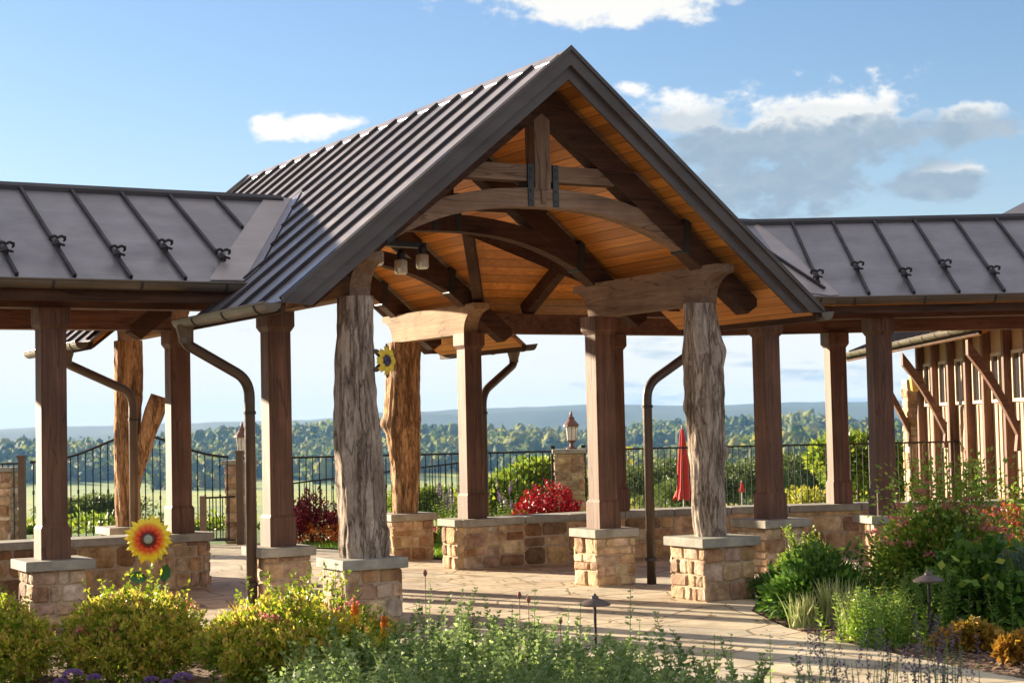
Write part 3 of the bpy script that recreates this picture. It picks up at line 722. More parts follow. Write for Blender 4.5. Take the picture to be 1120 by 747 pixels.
logcol(S_,0,BARK_G,4.1,[(0,.155),(.1,.17),(.3,.165),(.45,.185),(.6,.195),(.74,.20),(.85,.185),(1,.158)],knots=((.36,-.2,.05,.07),(.80,-.1,.045,.10),(.55,3.0,.03,.08)),lean=(-.06,0))
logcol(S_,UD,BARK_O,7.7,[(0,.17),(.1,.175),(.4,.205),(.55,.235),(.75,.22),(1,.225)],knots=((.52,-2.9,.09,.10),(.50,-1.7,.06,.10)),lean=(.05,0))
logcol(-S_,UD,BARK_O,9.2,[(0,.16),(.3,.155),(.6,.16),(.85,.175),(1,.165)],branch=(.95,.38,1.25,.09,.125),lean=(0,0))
for sg,u,sd,pl in ((-1,0,1,.50),(1,0,2,.56),(1,UD,6,.56),(-1,UD,7,.54)):
    pier(pav_t,sg*S_,u,pl,seed=sd,capw=pl+.12)
# gutters: half round troughs
def gutter(parent,frame,A,B,out,r=.075,brk=.8,off=0.02):
    A,B,out=Vector(A),Vector(B),Vector(out).normalized(); d=(B-A).normalized(); Z=Vector((0,0,1)); n=10
    c=out*(r+off)
    prof=[c+out*(r*math.cos(math.pi+k/n*math.pi))*(1)+Z*(r*math.sin(math.pi+k/n*math.pi)) for k in range(n+1)]
    pin=[c+out*((r-.008)*math.cos(math.pi+k/n*math.pi))+Z*((r-.008)*math.sin(math.pi+k/n*math.pi)) for k in range(n+1)]
    b=MB(frame)
    V=[];F=[]
    for P in (A,B):
        V+= [P+q for q in prof]+[P+q for q in pin]
    m=2*(n+1)
    for k in range(n): F.append((k,k+1,m+k+1,m+k)); F.append((n+1+k,m+n+1+k,m+n+2+k,n+2+k))
    F.append((0,m,m+n+1,n+1)); F.append((n,2*n+1,m+2*n+1,m+n))
    b.add(V,F)
    for P in (A,B): b.add([P+q for q in prof],[tuple(range(n+1))])
    # rolled front bead
    b.tube([A+c+out*r+Z*.004,B+c+out*r+Z*.004],.011,8)
    o=b.build('gutter',GUTT,parent,smooth=False)
    L=(B-A).length; k=0; s=.25
    while s<L:
        b=MB(frame)
        P=A+d*s; ring=[c+out*((r+.007)*math.cos(math.pi+q/n*math.pi))+Z*((r+.007)*math.sin(math.pi+q/n*math.pi)) for q in range(n+1)]
        for q in range(n): 
            b.prism([P+ring[q],P+ring[q+1],P+ring[q+1]*.0+ (ring[q+1]-c)*.93+c+Vector((0,0,0)),P+(ring[q]-c)*.93+c],d*.022)
        s+=brk; b.build('gutter_bracket',SEAM,o)
    return o
for sg in (-1,1):
    gutter(pav_t,GM,(sg*VE,UF-.03,gz(VE)-.02),(sg*VE,1.80,gz(VE)-.02),(sg,0,0))
    gutter(pav_t,GM,(sg*VE,RU+d1-.02,gz(VE)-.02),(sg*VE,UE+.03,gz(VE)-.02),(sg,0,0))
    for a,c_ in ((UF,1.75),(RU+d1,UE)):
        b=MB(GM); b.box((sg*(VE-.005)-.02,a,gz(VE)-.10),(sg*(VE-.005)+.02,c_,gz(VE)-.005)); b.build('fascia',DK[1],pav_t)
def bezpath(pts,r,n=7):
    """polyline with rounded corners"""
    P=[Vector(p) for p in pts]; out=[P[0]]
    for i in range(1,len(P)-1):
        a=(P[i-1]-P[i]); c_=(P[i+1]-P[i]); ra=min(r,a.length*.48,c_.length*.48); A=P[i]+a.normalized()*ra; B=P[i]+c_.normalized()*ra
        for k in range(n+1):
            s=k/n; out.append(A*(1-s)**2+P[i]*2*s*(1-s)+B*s*s)
    out.append(P[-1]); return out
def downspout(pts,parent,base):
    b=MB(); b.tube(bezpath(pts,.17),.052,14); 
    o=b.build('downspout',PIPE,parent,smooth=True)
    b=MB(); x,y,z=pts[0]; b.lathe([(.06,-.13),(.062,-.08),(.085,0),(.09,.03),(.07,.03)],(x,y,z),16); 
    b.build('outlet',GUTT,o)
    q=Vector(pts[-1])
    for zz_ in (1.9,q.z+.25): b=MB(); b.lathe([(.058,0),(.062,.0),(.062,.03),(.058,.03)],(q.x,q.y,zz_),14); b.build('pipe_strap',SEAM,o)
    return o
zg=gz(VE)-.10
def dsp(v,u,px,py,baseY=None,zt=2.45,z2=2.22):
    top=gw(v,u,zg); bs=gp(px,py,0) if baseY is None else Vector((gy(px,py,baseY).x,baseY,0))
    mid1=Vector((top.x,top.y,zt+.05)); mid2=Vector((bs.x,bs.y,z2-.05))
    downspout([tuple(top),tuple(mid1),tuple(mid2),(bs.x,bs.y,.0)],pav_t,None)
dsp(-VE-.09,1.66,276,660,16.6,2.52,2.28)
dsp(VE+.09,1.72,713,643,18.6,2.45,2.2)
dsp(VE+.09,5.75,531,590,21.75,2.50,2.22)
dsp(-VE-.09,5.95,147,600,20.6,2.52,2.28)
# three glass jar lamps under a dark canopy
lt=thing('ceiling_lamp','cluster of three clear glass jar lamps on a dark bar hanging inside the gable','lamp',tuple(gw(-.92,1.0,3.9)),PHI)
b=MB(GM); b.bar((-1.25,.95,3.50),(-.70,1.05,3.50),.10,.05); b.bar((-1.0,.98,3.52),(-1.0,.98,4.22),.03,.03,(0,1,0)); b.build('lamp_bar',BLK,lt)
mgl,t,p,o=mat('frosted_glass'); p.inputs['Base Color'].default_value=(.75,.70,.58,1); p.inputs['Roughness'].default_value=.3; p.inputs['Transmission Weight'].default_value=.55
for v_,zt_ in ((-1.22,3.44),(-.97,3.36),(-.74,3.42)):
    b=MB(GM); b.lathe([(.03,0),(.062,-.02),(.062,-.13),(.050,-.15),(.045,-.15)],(v_,1.0,zt_),16); j=b.build('glass_jar',mgl,lt,smooth=True)
    b=MB(GM); b.lathe([(.03,-.005),(.042,-.005),(.042,.05),(.02,.09)],(v_,1.0,zt_),14); b.build('jar_cap',BLK,j)
# metal flower on log
def flower_petals(center,nrm,n,r0,r1,wd,curl=.02,offset=0,tipw=.0,jit=0):
    c=Vector(center); nn=Vector(nrm).normalized(); a=nn.cross(Vector((0,0,1))).normalized(); b_=a.cross(nn)
    rr=random.Random(int(n*7+r1*100)); V=[];F=[]
    for k in range(n):
        th=2*math.pi*(k+offset)/n+rr.uniform(-jit,jit); d=a*math.cos(th)+b_*math.sin(th); s=nn.cross(d); R1=r1*(1+rr.uniform(-jit,jit))
        pr=[(0,.35),(.35,.9),(.6,1),(.82,.55 if tipw<.1 else .8),(1,tipw)]; i0=len(V)
        for q,wf in pr:
            rad=r0+(R1-r0)*q; h=curl*math.sin(q*math.pi)
            V+= [c+d*rad+s*(wd*wf*.5)+nn*(h-.006),c+d*rad+nn*(h+.004),c+d*rad-s*(wd*wf*.5)+nn*(h-.006)]
        for m_ in range(4):
            o=i0+3*m_; F+=[(o,o+3,o+4,o+1),(o+1,o+4,o+5,o+2)]
    return V,F
YEL=plain('painted_yellow_metal',(.80,.58,.05),.45,12,.2,.1); NAVY=plain('painted_dark_blue_metal',(.04,.04,.10),.4,12,.2,.1)
fc_=gw(-S_,0,2.33)+Vector((.245,.02,0)); mfn=Vector((.80,-.6,.0))
fl=thing('metal_flower','small yellow metal flower with dark blue centre fixed to the grey log column','garden ornament',tuple(fc_))
b=MB(); V,F=flower_petals(fc_,mfn,8,.035,.125,.075,.02,tipw=.7); b.add(V,F); b.build('petals',YEL,fl)
b=MB(); V,F=flower_petals(fc_+mfn*.012,mfn,8,.0,.05,.045,.02,tipw=.9); b.add(V,F); b.tube([fc_,fc_-mfn*.10],.012,8); b.build('flower_centre',NAVY,fl)
b=MB(); V,F=flower_petals(fc_-mfn*.03,mfn,5,.05,.16,.06,.02,.5,tipw=.2); b.add(V,F); b.build('leaves',plain('painted_leaf_metal',(.10,.07,.06),.5),fl)

# ------------------------------------------------------------------ walkways
SG_MAT=SEAM
def snow_guard(parent,P,down,frame):
    b=MB(frame); P=Vector(P)*1.0; d=Vector(down).normalized(); s=Vector((d.y,-d.x,0)).normalized(); up_=s.cross(d)
    if up_.z<0: up_=-up_
    b.bar(P+up_*.03-d*.03,P+up_*.03+d*.08,.03,.06,up_,k=.006)
    n=9; arc=[P+s*(-.068+.136*i/n)+up_*(.075+.022*abs(math.sin(2*math.pi*i/n)))-d*.0 for i in range(n+1)]; b.tube(arc,[.007]+[.014]*(n-1)+[.007],8)
    arc=[P+s*(-.058+.116*i/n)+up_*(.03+.012*math.sin(math.pi*i/n))+d*.065 for i in range(n+1)]; b.tube(arc,[.010]+[.013]*(n-1)+[.010],8)
    for q in (-1,1): b.tube([P+s*q*.064+up_*.095,P+s*q*.070+up_*.06,P+s*q*.056+up_*.045],[.014,.013,.009],8)
    return b.build('snow_guard',SG_MAT,parent)
wl=thing('covered_walkway','brown metal roofed timber walkway joining the left side of the pavilion','covered walkway',tuple(gw(-4.1,RU)),PHI)
LEND=-12.5
for s2 in (-1,1):
    e=vval(WE); poly=[(-e,RU+s2*WE),(-vval(0),RU),(LEND,RU),(LEND,RU+s2*WE)]
    rp=slab('roof_panel',ROOF,wl,poly,lambda v,u:wz(u-RU),0,.028)
    slab('ceiling_boards',CEIL,wl,[(v,RU+(u-RU)*.985) for v,u in poly],lambda v,u:wz(u-RU),-.032,.08)
    b=MB(GM); v=-1.45
    k=0; seams=[]
    while v>LEND+.1:
        dmax=WE; 
        dmin=0.0; 
        # seam runs from the ridge to the eave or the valley
        dd=[d for d in np.linspace(0,WE,60) if vval(d)<=abs(v)-.33]; dmax=max(dd) if dd else 0
        if dmax>.1: b.bar((v,RU+s2*.02,wz(.02)+.016),(v,RU+s2*dmax,wz(dmax)+.016),.03,.048,(0,0,1)); seams.append((v,dmax))
        v-=.513; k+=1
    b.build('standing_seams',SEAM,rp)
    if s2<0:
        for i,(v,dm) in enumerate(seams[1:-1]):
            d=1.50 if i%2 else 1.68
            if dm>d: snow_guard(rp,(v,RU-d,wz(d)+.03),(0,-1,-WSL),GM)
    b=MB(GM); e=vval(WE); b.box((LEND,RU+s2*(WE-.03)-.02,wz(WE)-.20),(-e-.02,RU+s2*(WE-.03)+.02,wz(WE)-.035)); b.build('fascia',DK[0],wl)
    gutter(wl,GM,(LEND,RU+s2*(WE-.02),wz(WE)-.03),(-e-.02,RU+s2*(WE-.02),wz(WE)-.03),(0,s2,0))
    b=MB(GM); b.box((LEND,RU+s2*1.53-.095,ZB),(-S_-.10,RU+s2*1.53+.095,ZB+.24)); b.build('beam',TIMB[0],wl,bevel=.006)
    # flashing laid over the valley on the walkway slope
    b=MB(GM); P=[(-vval(0)-.0,RU),(-vval(WE),RU+s2*WE),(-vval(WE)-.34,RU+s2*WE),(-vval(0)-.30,RU)]
    b.prism([(v,u,wz(u-RU)+.012) for v,u in P],(0,0,.012)); b.build('valley_flashing',metal('pale_flashing_metal',(.46,.40,.39),.4,.3,.12),rp)
b=MB(GM); b.prism([(LEND,RU-.09,wz(.09)+.05),(LEND,RU,RZ+.05),(LEND,RU+.09,wz(.09)+.05),(LEND,RU+.09,wz(.09)+.002),(LEND,RU-.09,wz(.09)+.002)],(-LEND-1.2,0,0)); b.build('ridge_cap',SEAM,wl)
# rafters, tie beams and braces below the left roof
for v in (-4.1,-5.8,-7.6,-9.5,-11.5):
    for s2 in (-1,1):
        b=MB(GM); b.bar((v,RU+s2*.02,wz(0)-.20),(v,RU+s2*1.42,wz(1.42)-.20),.12,.17,(0,0,1)); b.build('rafter',DK[1],wl)
for v,u in ((-4.09,UB-.19),):
    post(wl,v,u+.17,GM,TIMB); pier(wl,v,u+.17,.46,seed=41,capw=.62)
for v in (-6.4,-8.6,-10.8):
    for u in (UB,UC): post(wl,v,u,GM,TIMB); 
    pier(wl,v,UB,.46,seed=int(60-v),capw=.62)

wr=thing('covered_walkway','brown metal roofed timber walkway from the pavilion right side to the timber building','covered walkway',(3.0,21.5,0),0)
gi=GM.inverted()
YR=21.62
def onY(u,Y):   # world point on the line u=const of the gable frame reaching world Y
    v=(Y-OY-u*math.cos(PHI))/math.sin(PHI); return gw(v,u)
XR=12.5
Rb=onY(RU,YR)
for s2 in (-1,1):
    e0=onY(RU+s2*WE,YR+s2*WE)
    # first stretch, parallel to the gable frame
    A=gw(vval(0),RU); B=gw(vval(WE),RU+s2*WE)
    b=MB(); 
    def zz(kind): return {'r':RZ,'e':wz(WE)}[kind]
    for nm,mt,zo,th,parent_ in (('roof_panel',ROOF,0,.028,wr),('ceiling_boards',CEIL,-.032,.08,wr)):
        b=MB(); b.prism([(A.x,A.y,RZ+zo-th),(Rb.x,Rb.y,RZ+zo-th),(e0.x,e0.y,wz(WE)+zo-th),(B.x,B.y,wz(WE)+zo-th)],(0,0,th))
        b.prism([(Rb.x+.0,Rb.y,RZ+zo-th),(XR,YR,RZ+zo-th),(XR,YR+s2*WE,wz(WE)+zo-th),(e0.x+.0,e0.y,wz(WE)+zo-th)],(0,0,th))
        o=b.build(nm,mt,wr)
        if nm=='roof_panel': rp=o
    b=MB(); x=3.06; seams=[]
    while x<XR:
        # start at the ridge or the bend line
        f=(x-Rb.x)/(e0.x-Rb.x) if e0.x!=Rb.x else 9
        d1_=WE if f>=1 or f<0 else WE*f
        if s2<0: d1_=WE*min(1,max(0,f))
        if d1_>.1: b.bar((x,YR+s2*.02,wz(.02)+.016),(x,YR+s2*d1_,wz(d1_)+.016),.03,.048,(0,0,1)); seams.append((x,d1_))
        x+=.515
    for v in np.arange(1.6,4.9,.513):
        # seams of the first stretch
        P0=gw(v,RU+s2*.02,wz(.02)+.016)
        dm=0
        for d in np.linspace(.05,WE,40):
            q=gw(v,RU+s2*d); 
            f=(q-Rb).to_2d(); e2=(e0-Rb).to_2d(); side=e2.x*f.y-e2.y*f.x
            ok=(side*s2>0) and vval(d)<v
            if ok: dm=d
        if dm>.1 and v<(gi@Rb).x: b.bar(P0,gw(v,RU+s2*dm,wz(dm)+.016),.03,.048,(0,0,1))
    b.build('standing_seams',SEAM,rp)
    # bend flashing; its wide left strip paints the first stretch's lighter reflection
    b=MB(); dirv=(e0-Rb).normalized(); sd=Vector((-dirv.y,dirv.x,0))
    for k in (-1,1):
        kw=.34 if (sd*k).x<0 else .10; P=[Rb,e0,e0+sd*k*kw,Rb+sd*k*kw]; out=[]
        for i_,q in enumerate(P):
            if i_ in (0,3): zq=RZ - (0 if i_==0 else (WSL*abs((gi@q).y-RU) if (sd*k).x<0 else WSL*abs(q.y-YR)))
            else: zq=wz(WE) if i_==1 else (wz((gi@q).y-RU) if (sd*k).x<0 else wz(q.y-YR))
            out.append((q.x,q.y,zq+.006))
        b.prism(out,(0,0,.008))
    b.build('valley_flashing',metal('pale_flashing_metal',(.46,.40,.39),.4,.3,.12),rp)
    if s2<0:
        for i,(x,dm) in enumerate([s for s in seams if s[1]>1.8][:-1]):
            d=1.50 if i%2 else 1.70
            snow_guard(rp,(x,YR-d,wz(d)+.03),(0,-1,-WSL),ID)
    b=MB(); ys=YR+s2*(WE-.03); b.box((e0.x,ys-.02,wz(WE)-.20),(XR,ys+.02,wz(WE)-.035)); b.build('fascia',DK[0],wr)
    b=MB(GM); ev=(gi@e0).x; b.box((vval(WE),RU+s2*(WE-.03)-.02,wz(WE)-.20),(ev-.02,RU+s2*(WE-.03)+.02,wz(WE)-.035)); b.build('fascia',DK[0],wr)
    gutter(wr,ID,(e0.x-.02,YR+s2*(WE-.02),wz(WE)-.03),(XR,YR+s2*(WE-.02),wz(WE)-.03),(0,s2,0))
    gutter(wr,GM,(vval(WE)+.1,RU+s2*(WE-.02),wz(WE)-.03),(ev-.02,RU+s2*(WE-.02),wz(WE)-.03),(0,s2,0))
    # beams
    k0=onY(RU+s2*1.53,YR+s2*1.53); kv=(gi@k0).x
    b=MB(GM); b.box((S_+.10,RU+s2*1.53-.095,ZB),(kv-.03,RU+s2*1.53+.095,ZB+.25)); b.build('beam',TIMB[0],wr,bevel=.006)
    b=MB(); b.box((k0.x-.02,YR+s2*1.53-.095,ZB),(XR,YR+s2*1.53+.095,ZB+.25)); b.build('beam',TIMB[0],wr,bevel=.006)
b=MB(); b.prism([(Rb.x,YR-.09,wz(.09)+.05),(Rb.x,YR,RZ+.05),(Rb.x,YR+.09,wz(.09)+.05),(Rb.x,YR+.09,wz(.09)+.002),(Rb.x,YR-.09,wz(.09)+.002)],(XR-Rb.x,0,0)); 
rbv=(gi@Rb).x; pr=[gw(1.2,RU-.09,wz(.09)+.05),gw(1.2,RU,RZ+.05),gw(1.2,RU+.09,wz(.09)+.05),gw(1.2,RU+.09,wz(.09)+.002),gw(1.2,RU-.09,wz(.09)+.002)]
b.prism(pr,gw(rbv,RU)-gw(1.2,RU)); b.build('ridge_cap',SEAM,wr)
for v in (2.75,4.2):
    for s2 in (-1,1):
        b=MB(GM); b.bar((v,RU+s2*.02,wz(0)-.20),(v,RU+s2*1.60,wz(1.60)-.20),.13,.18,(0,0,1)); b.build('rafter',DK[1],wr)
for x in (4.3,6.0,7.7,9.4):
    for s2 in (-1,1):
        b=MB(); b.bar((x,YR+s2*.02,wz(0)-.20),(x,YR+s2*1.42,wz(1.42)-.20),.13,.18,(0,0,1)); b.build('rafter',DK[1],wr)
# valley timbers seen under the pavilion roof
for s2 in (-1,1):
    for s3 in (-1,1):
        b=MB(GM); b.bar((s3*(vval(0)+.02),RU+s2*.02,RZ-.22),(s3*vval(1.7),RU+s2*1.7,wz(1.7)-.20),.12,.16,(0,0,1)); b.build('valley_rafter',DK[1],pav_t)
# posts of the right walkway
post(wr,4.15,UB,GM,TIMB); pier(wr,4.15,UB,.52,seed=51,capw=.66)
post(wr,4.0,UC,GM,TIMB,size=.215)
post(wr,4.31,20.09,ID,TIMB,rot=math.radians(12)); pier(wr,4.31,20.09,.42,seed=52,capw=.56,frame=ID,rot=math.radians(12))
post(wr,4.365,23.13,ID,TIMB,rot=math.radians(12))
for x in (7.4,9.3):
    post(wr,x,19.97,ID,TIMB); pier(wr,x,19.97,.46,seed=int(53+x),frame=ID)
# small fittings under the beams
def soffit(loc,label,rz):
    s=thing('soffit_light',label,'light fixture',loc,rz); b=MB(Matrix.Translation(loc)@Matrix.Rotation(rz,4,'Z'))
    b.cbox((0,0,-.035),(.14,.12,.07),chamfer=.012); b.build('housing',plain('ivory_plastic',(.62,.56,.44),.5),s)
    b=MB(Matrix.Translation(loc)@Matrix.Rotation(rz,4,'Z')); b.cbox((0,0,-.080),(.16,.14,.018)); b.cbox((0,-.062,-.045),(.06,.012,.03)); b.build('lens',BLK,s)
soffit(tuple(gw(-4.1+1.42,RU-1.33,ZB+.20)),'small ivory light fixture under the left walkway eave',PHI)
soffit((5.86,20.22,ZB+.20),'small ivory light fixture under the right walkway eave',0)

# ------------------------------------------------------------------ low stone walls
def wall_run(name,label,pts,h=.61,th=.40,pal=PALD,seed=1,capt=.085):
    P=[Vector((*p,0)) for p in pts]; c=P[len(P)//2]
    wt=thing(name,label,'wall',tuple(P[0])); b=MB(); rr=random.Random(seed); ht=h-capt
    cb=MB()
    # offset curves
    def nrm(i):
        a=P[min(i+1,len(P)-1)]-P[max(i-1,0)]; a.normalize(); return Vector((a.y,-a.x,0))
    for i in range(len(P)-1):
        A,B=P[i],P[i+1]; n0,n1=nrm(i),nrm(i+1)
        q=[A+n0*th/2,B+n1*th/2,B-n1*th/2,A-n0*th/2]; tm=th/2+.003; qm=[A+n0*tm,B+n1*tm,B-n1*tm,A-n0*tm]
        b.prism([(v.x,v.y,-.05) for v in qm],(0,0,ht+.048),(.8,.8,.8),1)
        for s_,(e,f) in ((1,(q[0],q[1])),(-1,(q[2],q[3]))):
            T=(f-e); N_=Vector((T.y,-T.x,0)); stones(b,e,T,N_,T.length,ht,rr,.11,.30,.16,.58,pal,.020,.30)
        if i==0: T=q[0]-q[3]; stones(b,q[3],T,Vector((T.y,-T.x,0)),T.length,ht,rr,.09,.2,.12,.3,pal,.025,.3)
        if i==len(P)-2: T=q[2]-q[1]; stones(b,q[1],T,Vector((T.y,-T.x,0)),T.length,ht,rr,.09,.2,.12,.3,pal,.025,.3)
        k=th/2+.05; ex=.004
        e0=A+(B-A).normalized()*ex; e1=B-(B-A).normalized()*ex
        if i==0: e0=A-(B-A).normalized()*.05
        if i==len(P)-2: e1=B+(B-A).normalized()*.05
        cb.prism([(v.x,v.y,ht) for v in (e0+n0*k,e1+n1*k,e1-n1*k,e0-n0*k)],(0,0,capt+rr.uniform(-.001,.001)))
    b.build('stonework',[STONE,MORTAR],wt); cb.build('coping',CAPST,wt,bevel=.008); return wt
wlp=[tuple(gw(v,UC).xy) for v in (-1.60,-2.45,-3.5,-4.6,-5.7,-6.8,-8.0)]
wall_run('stone_wall','low tan fieldstone wall with grey coping under the left walkway',wlp,seed=3)
crv=[tuple(gw(1.56,UC).xy),(.0,21.62),(.55,21.95),(1.3,22.41),(2.0,22.72),(2.8,22.92),(3.6,23.02),(4.6,23.15),(5.6,23.15),(6.8,23.15)]
wall_run('stone_wall','low curved fieldstone wall with grey coping along the back of the right walkway',crv,seed=4)

# ------------------------------------------------------------------ fence, gate, pillars, lanterns
FT=1.33
def fence(label,A,B,zt0=FT,zt1=FT,zb=.06,group='black iron fence runs beyond the patio',posts=True,sp_=.105,zb1=None):
    A,B=Vector((*A,0)),Vector((*B,0)); ft=thing('iron_fence',label,'fence',tuple(A),0,group); d=(B-A); L=d.length; d.normalize(); zb1=zb if zb1 is None else zb1
    up3=lambda s,z: A+d*s+Vector((0,0,z)); z_=lambda s:zt0+(zt1-zt0)*s/L; zl=lambda s:zb+(zb1-zb)*s/L
    b=MB(); b.bar(up3(0,z_(0)),up3(L,z_(L)),.045,.03); b.build('top_rail',BLK,ft); b=MB(); b.bar(up3(0,zl(0)),up3(L,zl(L)),.03,.03); b.build('bottom_rail',BLK,ft)
    b=MB(); s=sp_/2; k=0
    while s<L:
        b.bar(up3(s,zl(s)),up3(s,z_(s)-.01),.015,.015,(1,0,0)); 
        if k%2==0: b.cbox(tuple(up3(s,zl(s)+(z_(s)-zl(s))*.62)),(.028,.028,.05))
        s+=sp_; k+=1
    b.build('pickets',BLK,ft)
    if posts:
        for s in (0,L):
            b=MB(); q=up3(s,0); b.box((q.x-.03,q.y-.03,zl(s)-.12),(q.x+.03,q.y+.03,z_(s)+.06)); b.cbox((q.x,q.y,z_(s)+.075),(.075,.075,.03)); b.build('fence_post',BLK,ft)
fence('black iron fence run between the gate and the lantern pillar',(-3.55,27.0),(.62,27.6))
fence('black iron fence run just right of the lantern pillar',(1.12,27.9),(2.25,28.8))
fence('black iron fence run behind the red umbrella and right walkway',(2.25,28.8),(6.0,28.9))
fence('black iron fence run at the far right beside the timber building',(6.0,28.9),(8.0,28.9))
fence('short black iron fence run left of the arched gate',(-8.35,27.2),(-7.75,27.0))
a_=gy(300,531,33.); b_=gy(512,505,33.)
fence('black iron fence stepping downhill behind the straight run',(a_.x,33),(b_.x,33),a_.z,b_.z,a_.z-1.25,zb1=b_.z-1.25)
def pillar(loc,label,size,h,seed,rot=0,base=0,group='stone pillars along the fence'):
    t_=thing('stone_pillar',label,'pillar',(*loc,base),rot,group); fr=Matrix.Translation((*loc,base))@Matrix.Rotation(rot,4,'Z')
    pier(t_,0,0,size,h-base,seed=seed,capw=size+.11,frame=fr,z0=-.3,capt=.07); return t_
PMX=gy(622,491,27.55); PLX=gy(263,503,27.35)
pillar((PMX.x,27.55),'fieldstone pillar under the lantern in the middle of the fence',.44,PMX.z,71)
pillar((PLX.x,27.35),'pale fieldstone pillar under the lantern beside the arched gate',.40,PLX.z,72)
q=gy(0,511,27.3); pillar((q.x,27.3),'reddish fieldstone pillar at the far left edge of the fence',.42,q.z,73)
COP=plain('aged_copper',(.16,.07,.05),.45,20,.3,.2)
mlg,t,p,o=mat('seeded_glass'); p.inputs['Base Color'].default_value=(.80,.78,.68,1); p.inputs['Roughness'].default_value=.25; p.inputs['Transmission Weight'].default_value=.4
def lantern(x,y,z,label):
    t_=thing('pillar_lantern',label,'lantern',(x,y,z),0,'lanterns on the stone pillars')
    b=MB(); b.lathe([(.09,0),(.09,.02),(.035,.04),(.03,.09),(.07,.12),(.085,.14)],(x,y,z),12); b.build('base',COP,t_)
    b=MB(); b.lathe([(.075,.14),(.098,.36),(.09,.38)],(x,y,z),8); g_=b.build('glass',mlg,t_)
    b=MB()
    for k in range(8):
        a=2*math.pi*k/8; b.tube([(x+.077*math.cos(a),y+.077*math.sin(a),z+.14),(x+.10*math.cos(a),y+.10*math.sin(a),z+.37)],.006,5)
    b.build('frame',COP,g_)
    b=MB(); b.lathe([(.13,.36),(.125,.39),(.08,.44),(.05,.47),(.055,.50),(.02,.53),(.025,.55),(.006,.62)],(x,y,z),12); b.build('lantern_roof',COP,t_)
lantern(PMX.x+.05,27.55,PMX.z,'copper topped glass lantern on the pillar right of the tan middle post')
lantern(PLX.x+.03,27.35,PLX.z,'copper topped glass lantern on the pillar beside the arched gate')
# arched double gate
gt=thing('garden_gate','tall black iron garden gate with arched top rail behind the forked log','gate',(-5.8,26.9,0))
x0,x1=gy(33,505,26.9).x,gy(250,503,26.9).x; n=28; xs=[x0+(x1-x0)*i/n for i in range(n+1)]
def zarch(x):
    s=(x-x0)/(x1-x0); return 1.34+.40*math.exp(-((s-.54)/.27)**2)+.0
b=MB(); b.tube([(x,26.9,zarch(x)) for x in xs],.020,8); b.bar((x0,26.9,.08),(x1,26.9,.08),.03,.04); b.build('arched_rail',BLK,gt)
b=MB(); k=0; x=x0+.05
while x<x1: b.bar((x,26.9,.08),(x,26.9,zarch(x)),.016,.016,(1,0,0)); x+=.117; k+=1; b.cbox((x-.117,26.9,.75+.12*(k%2)),(.028,.028,.06))
b.build('pickets',BLK,gt)
for xx,zz_ in ((gy(26,500,26.9).x,1.42),(gy(262,500,26.8).x,1.42)):
    b=MB(); b.box((xx-.05,26.75,0),(xx+.05,26.85,zz_)); b.cbox((xx,26.8,zz_+.02),(.13,.13,.04)); b.build('gate_post',plain('bronze_post',(.10,.065,.04),.5),gt)
xx=gy(222,540,26.4).x; gt2=thing('iron_gate','low black iron wicket gate with brown post in front of the arched gate','gate',(xx,26.4,0))
b=MB(); b.box((xx-.045,26.35,0),(xx+.045,26.45,.78)); b.build('gate_post',plain('bronze_post',(.16,.11,.07),.5),gt2)
xe=gy(250,540,26.4).x; b=MB(); b.bar((xx,26.4,.75),(xe+.1,26.4,.76),.025,.03); b.bar((xx,26.4,.10),(xe+.1,26.4,.10),.025,.03)
x=xx+.1
while x<xe+.1: b.bar((x,26.4,.1),(x,26.4,.76),.014,.014,(1,0,0)); x+=.1
b.build('gate_bars',BLK,gt2)

# closed umbrellas beyond the fence
RED=plain('red_canvas',(.62,.035,.025),.8,6,.25,.3)
def umbrella(x,y,z0,z1,r,label):
    t_=thing('patio_umbrella',label,'umbrella',(x,y,z0-1.2),0,'closed red patio umbrellas'); b=MB(); n=30; m=16; V=[];F=[]
    for i in range(m+1):
        s=i/m; z=z1+(z0-z1)*s; rad=r*(.12+.75*s**.6) if s<.9 else r*(.92+.35*(s-.9)*10)
        for k in range(n):
            th=2*math.pi*k/n; rr_=rad*(1+.22*math.sin(th*6+s*2)); V.append((x+rr_*math.cos(th),y+rr_*math.sin(th),z+(.05*math.sin(th*6) if i==m else 0)))
    for i in range(m):
        for k in range(n): F.append((i*n+k,i*n+(k+1)%n,(i+1)*n+(k+1)%n,(i+1)*n+k))
    b.add(V,F); b.build('canopy',RED,t_,smooth=True); b=MB(); b.tube([(x,y,z0-1.2),(x,y,z1+.06)],.022,8); b.build('pole',plain('pale_pole',(.5,.45,.4)),t_)
a_=gy(745,468,34.); b_=gy(748,545,34.); umbrella(a_.x+.02,34,b_.z,a_.z,.145,'closed red patio umbrella beyond the fence beside the grey log column')
a_=gy(811,527,60.); b_=gy(811,537,60.); umbrella(a_.x,60,b_.z,a_.z,.10,'tiny far-off closed red umbrella seen between the grey log and the next post')

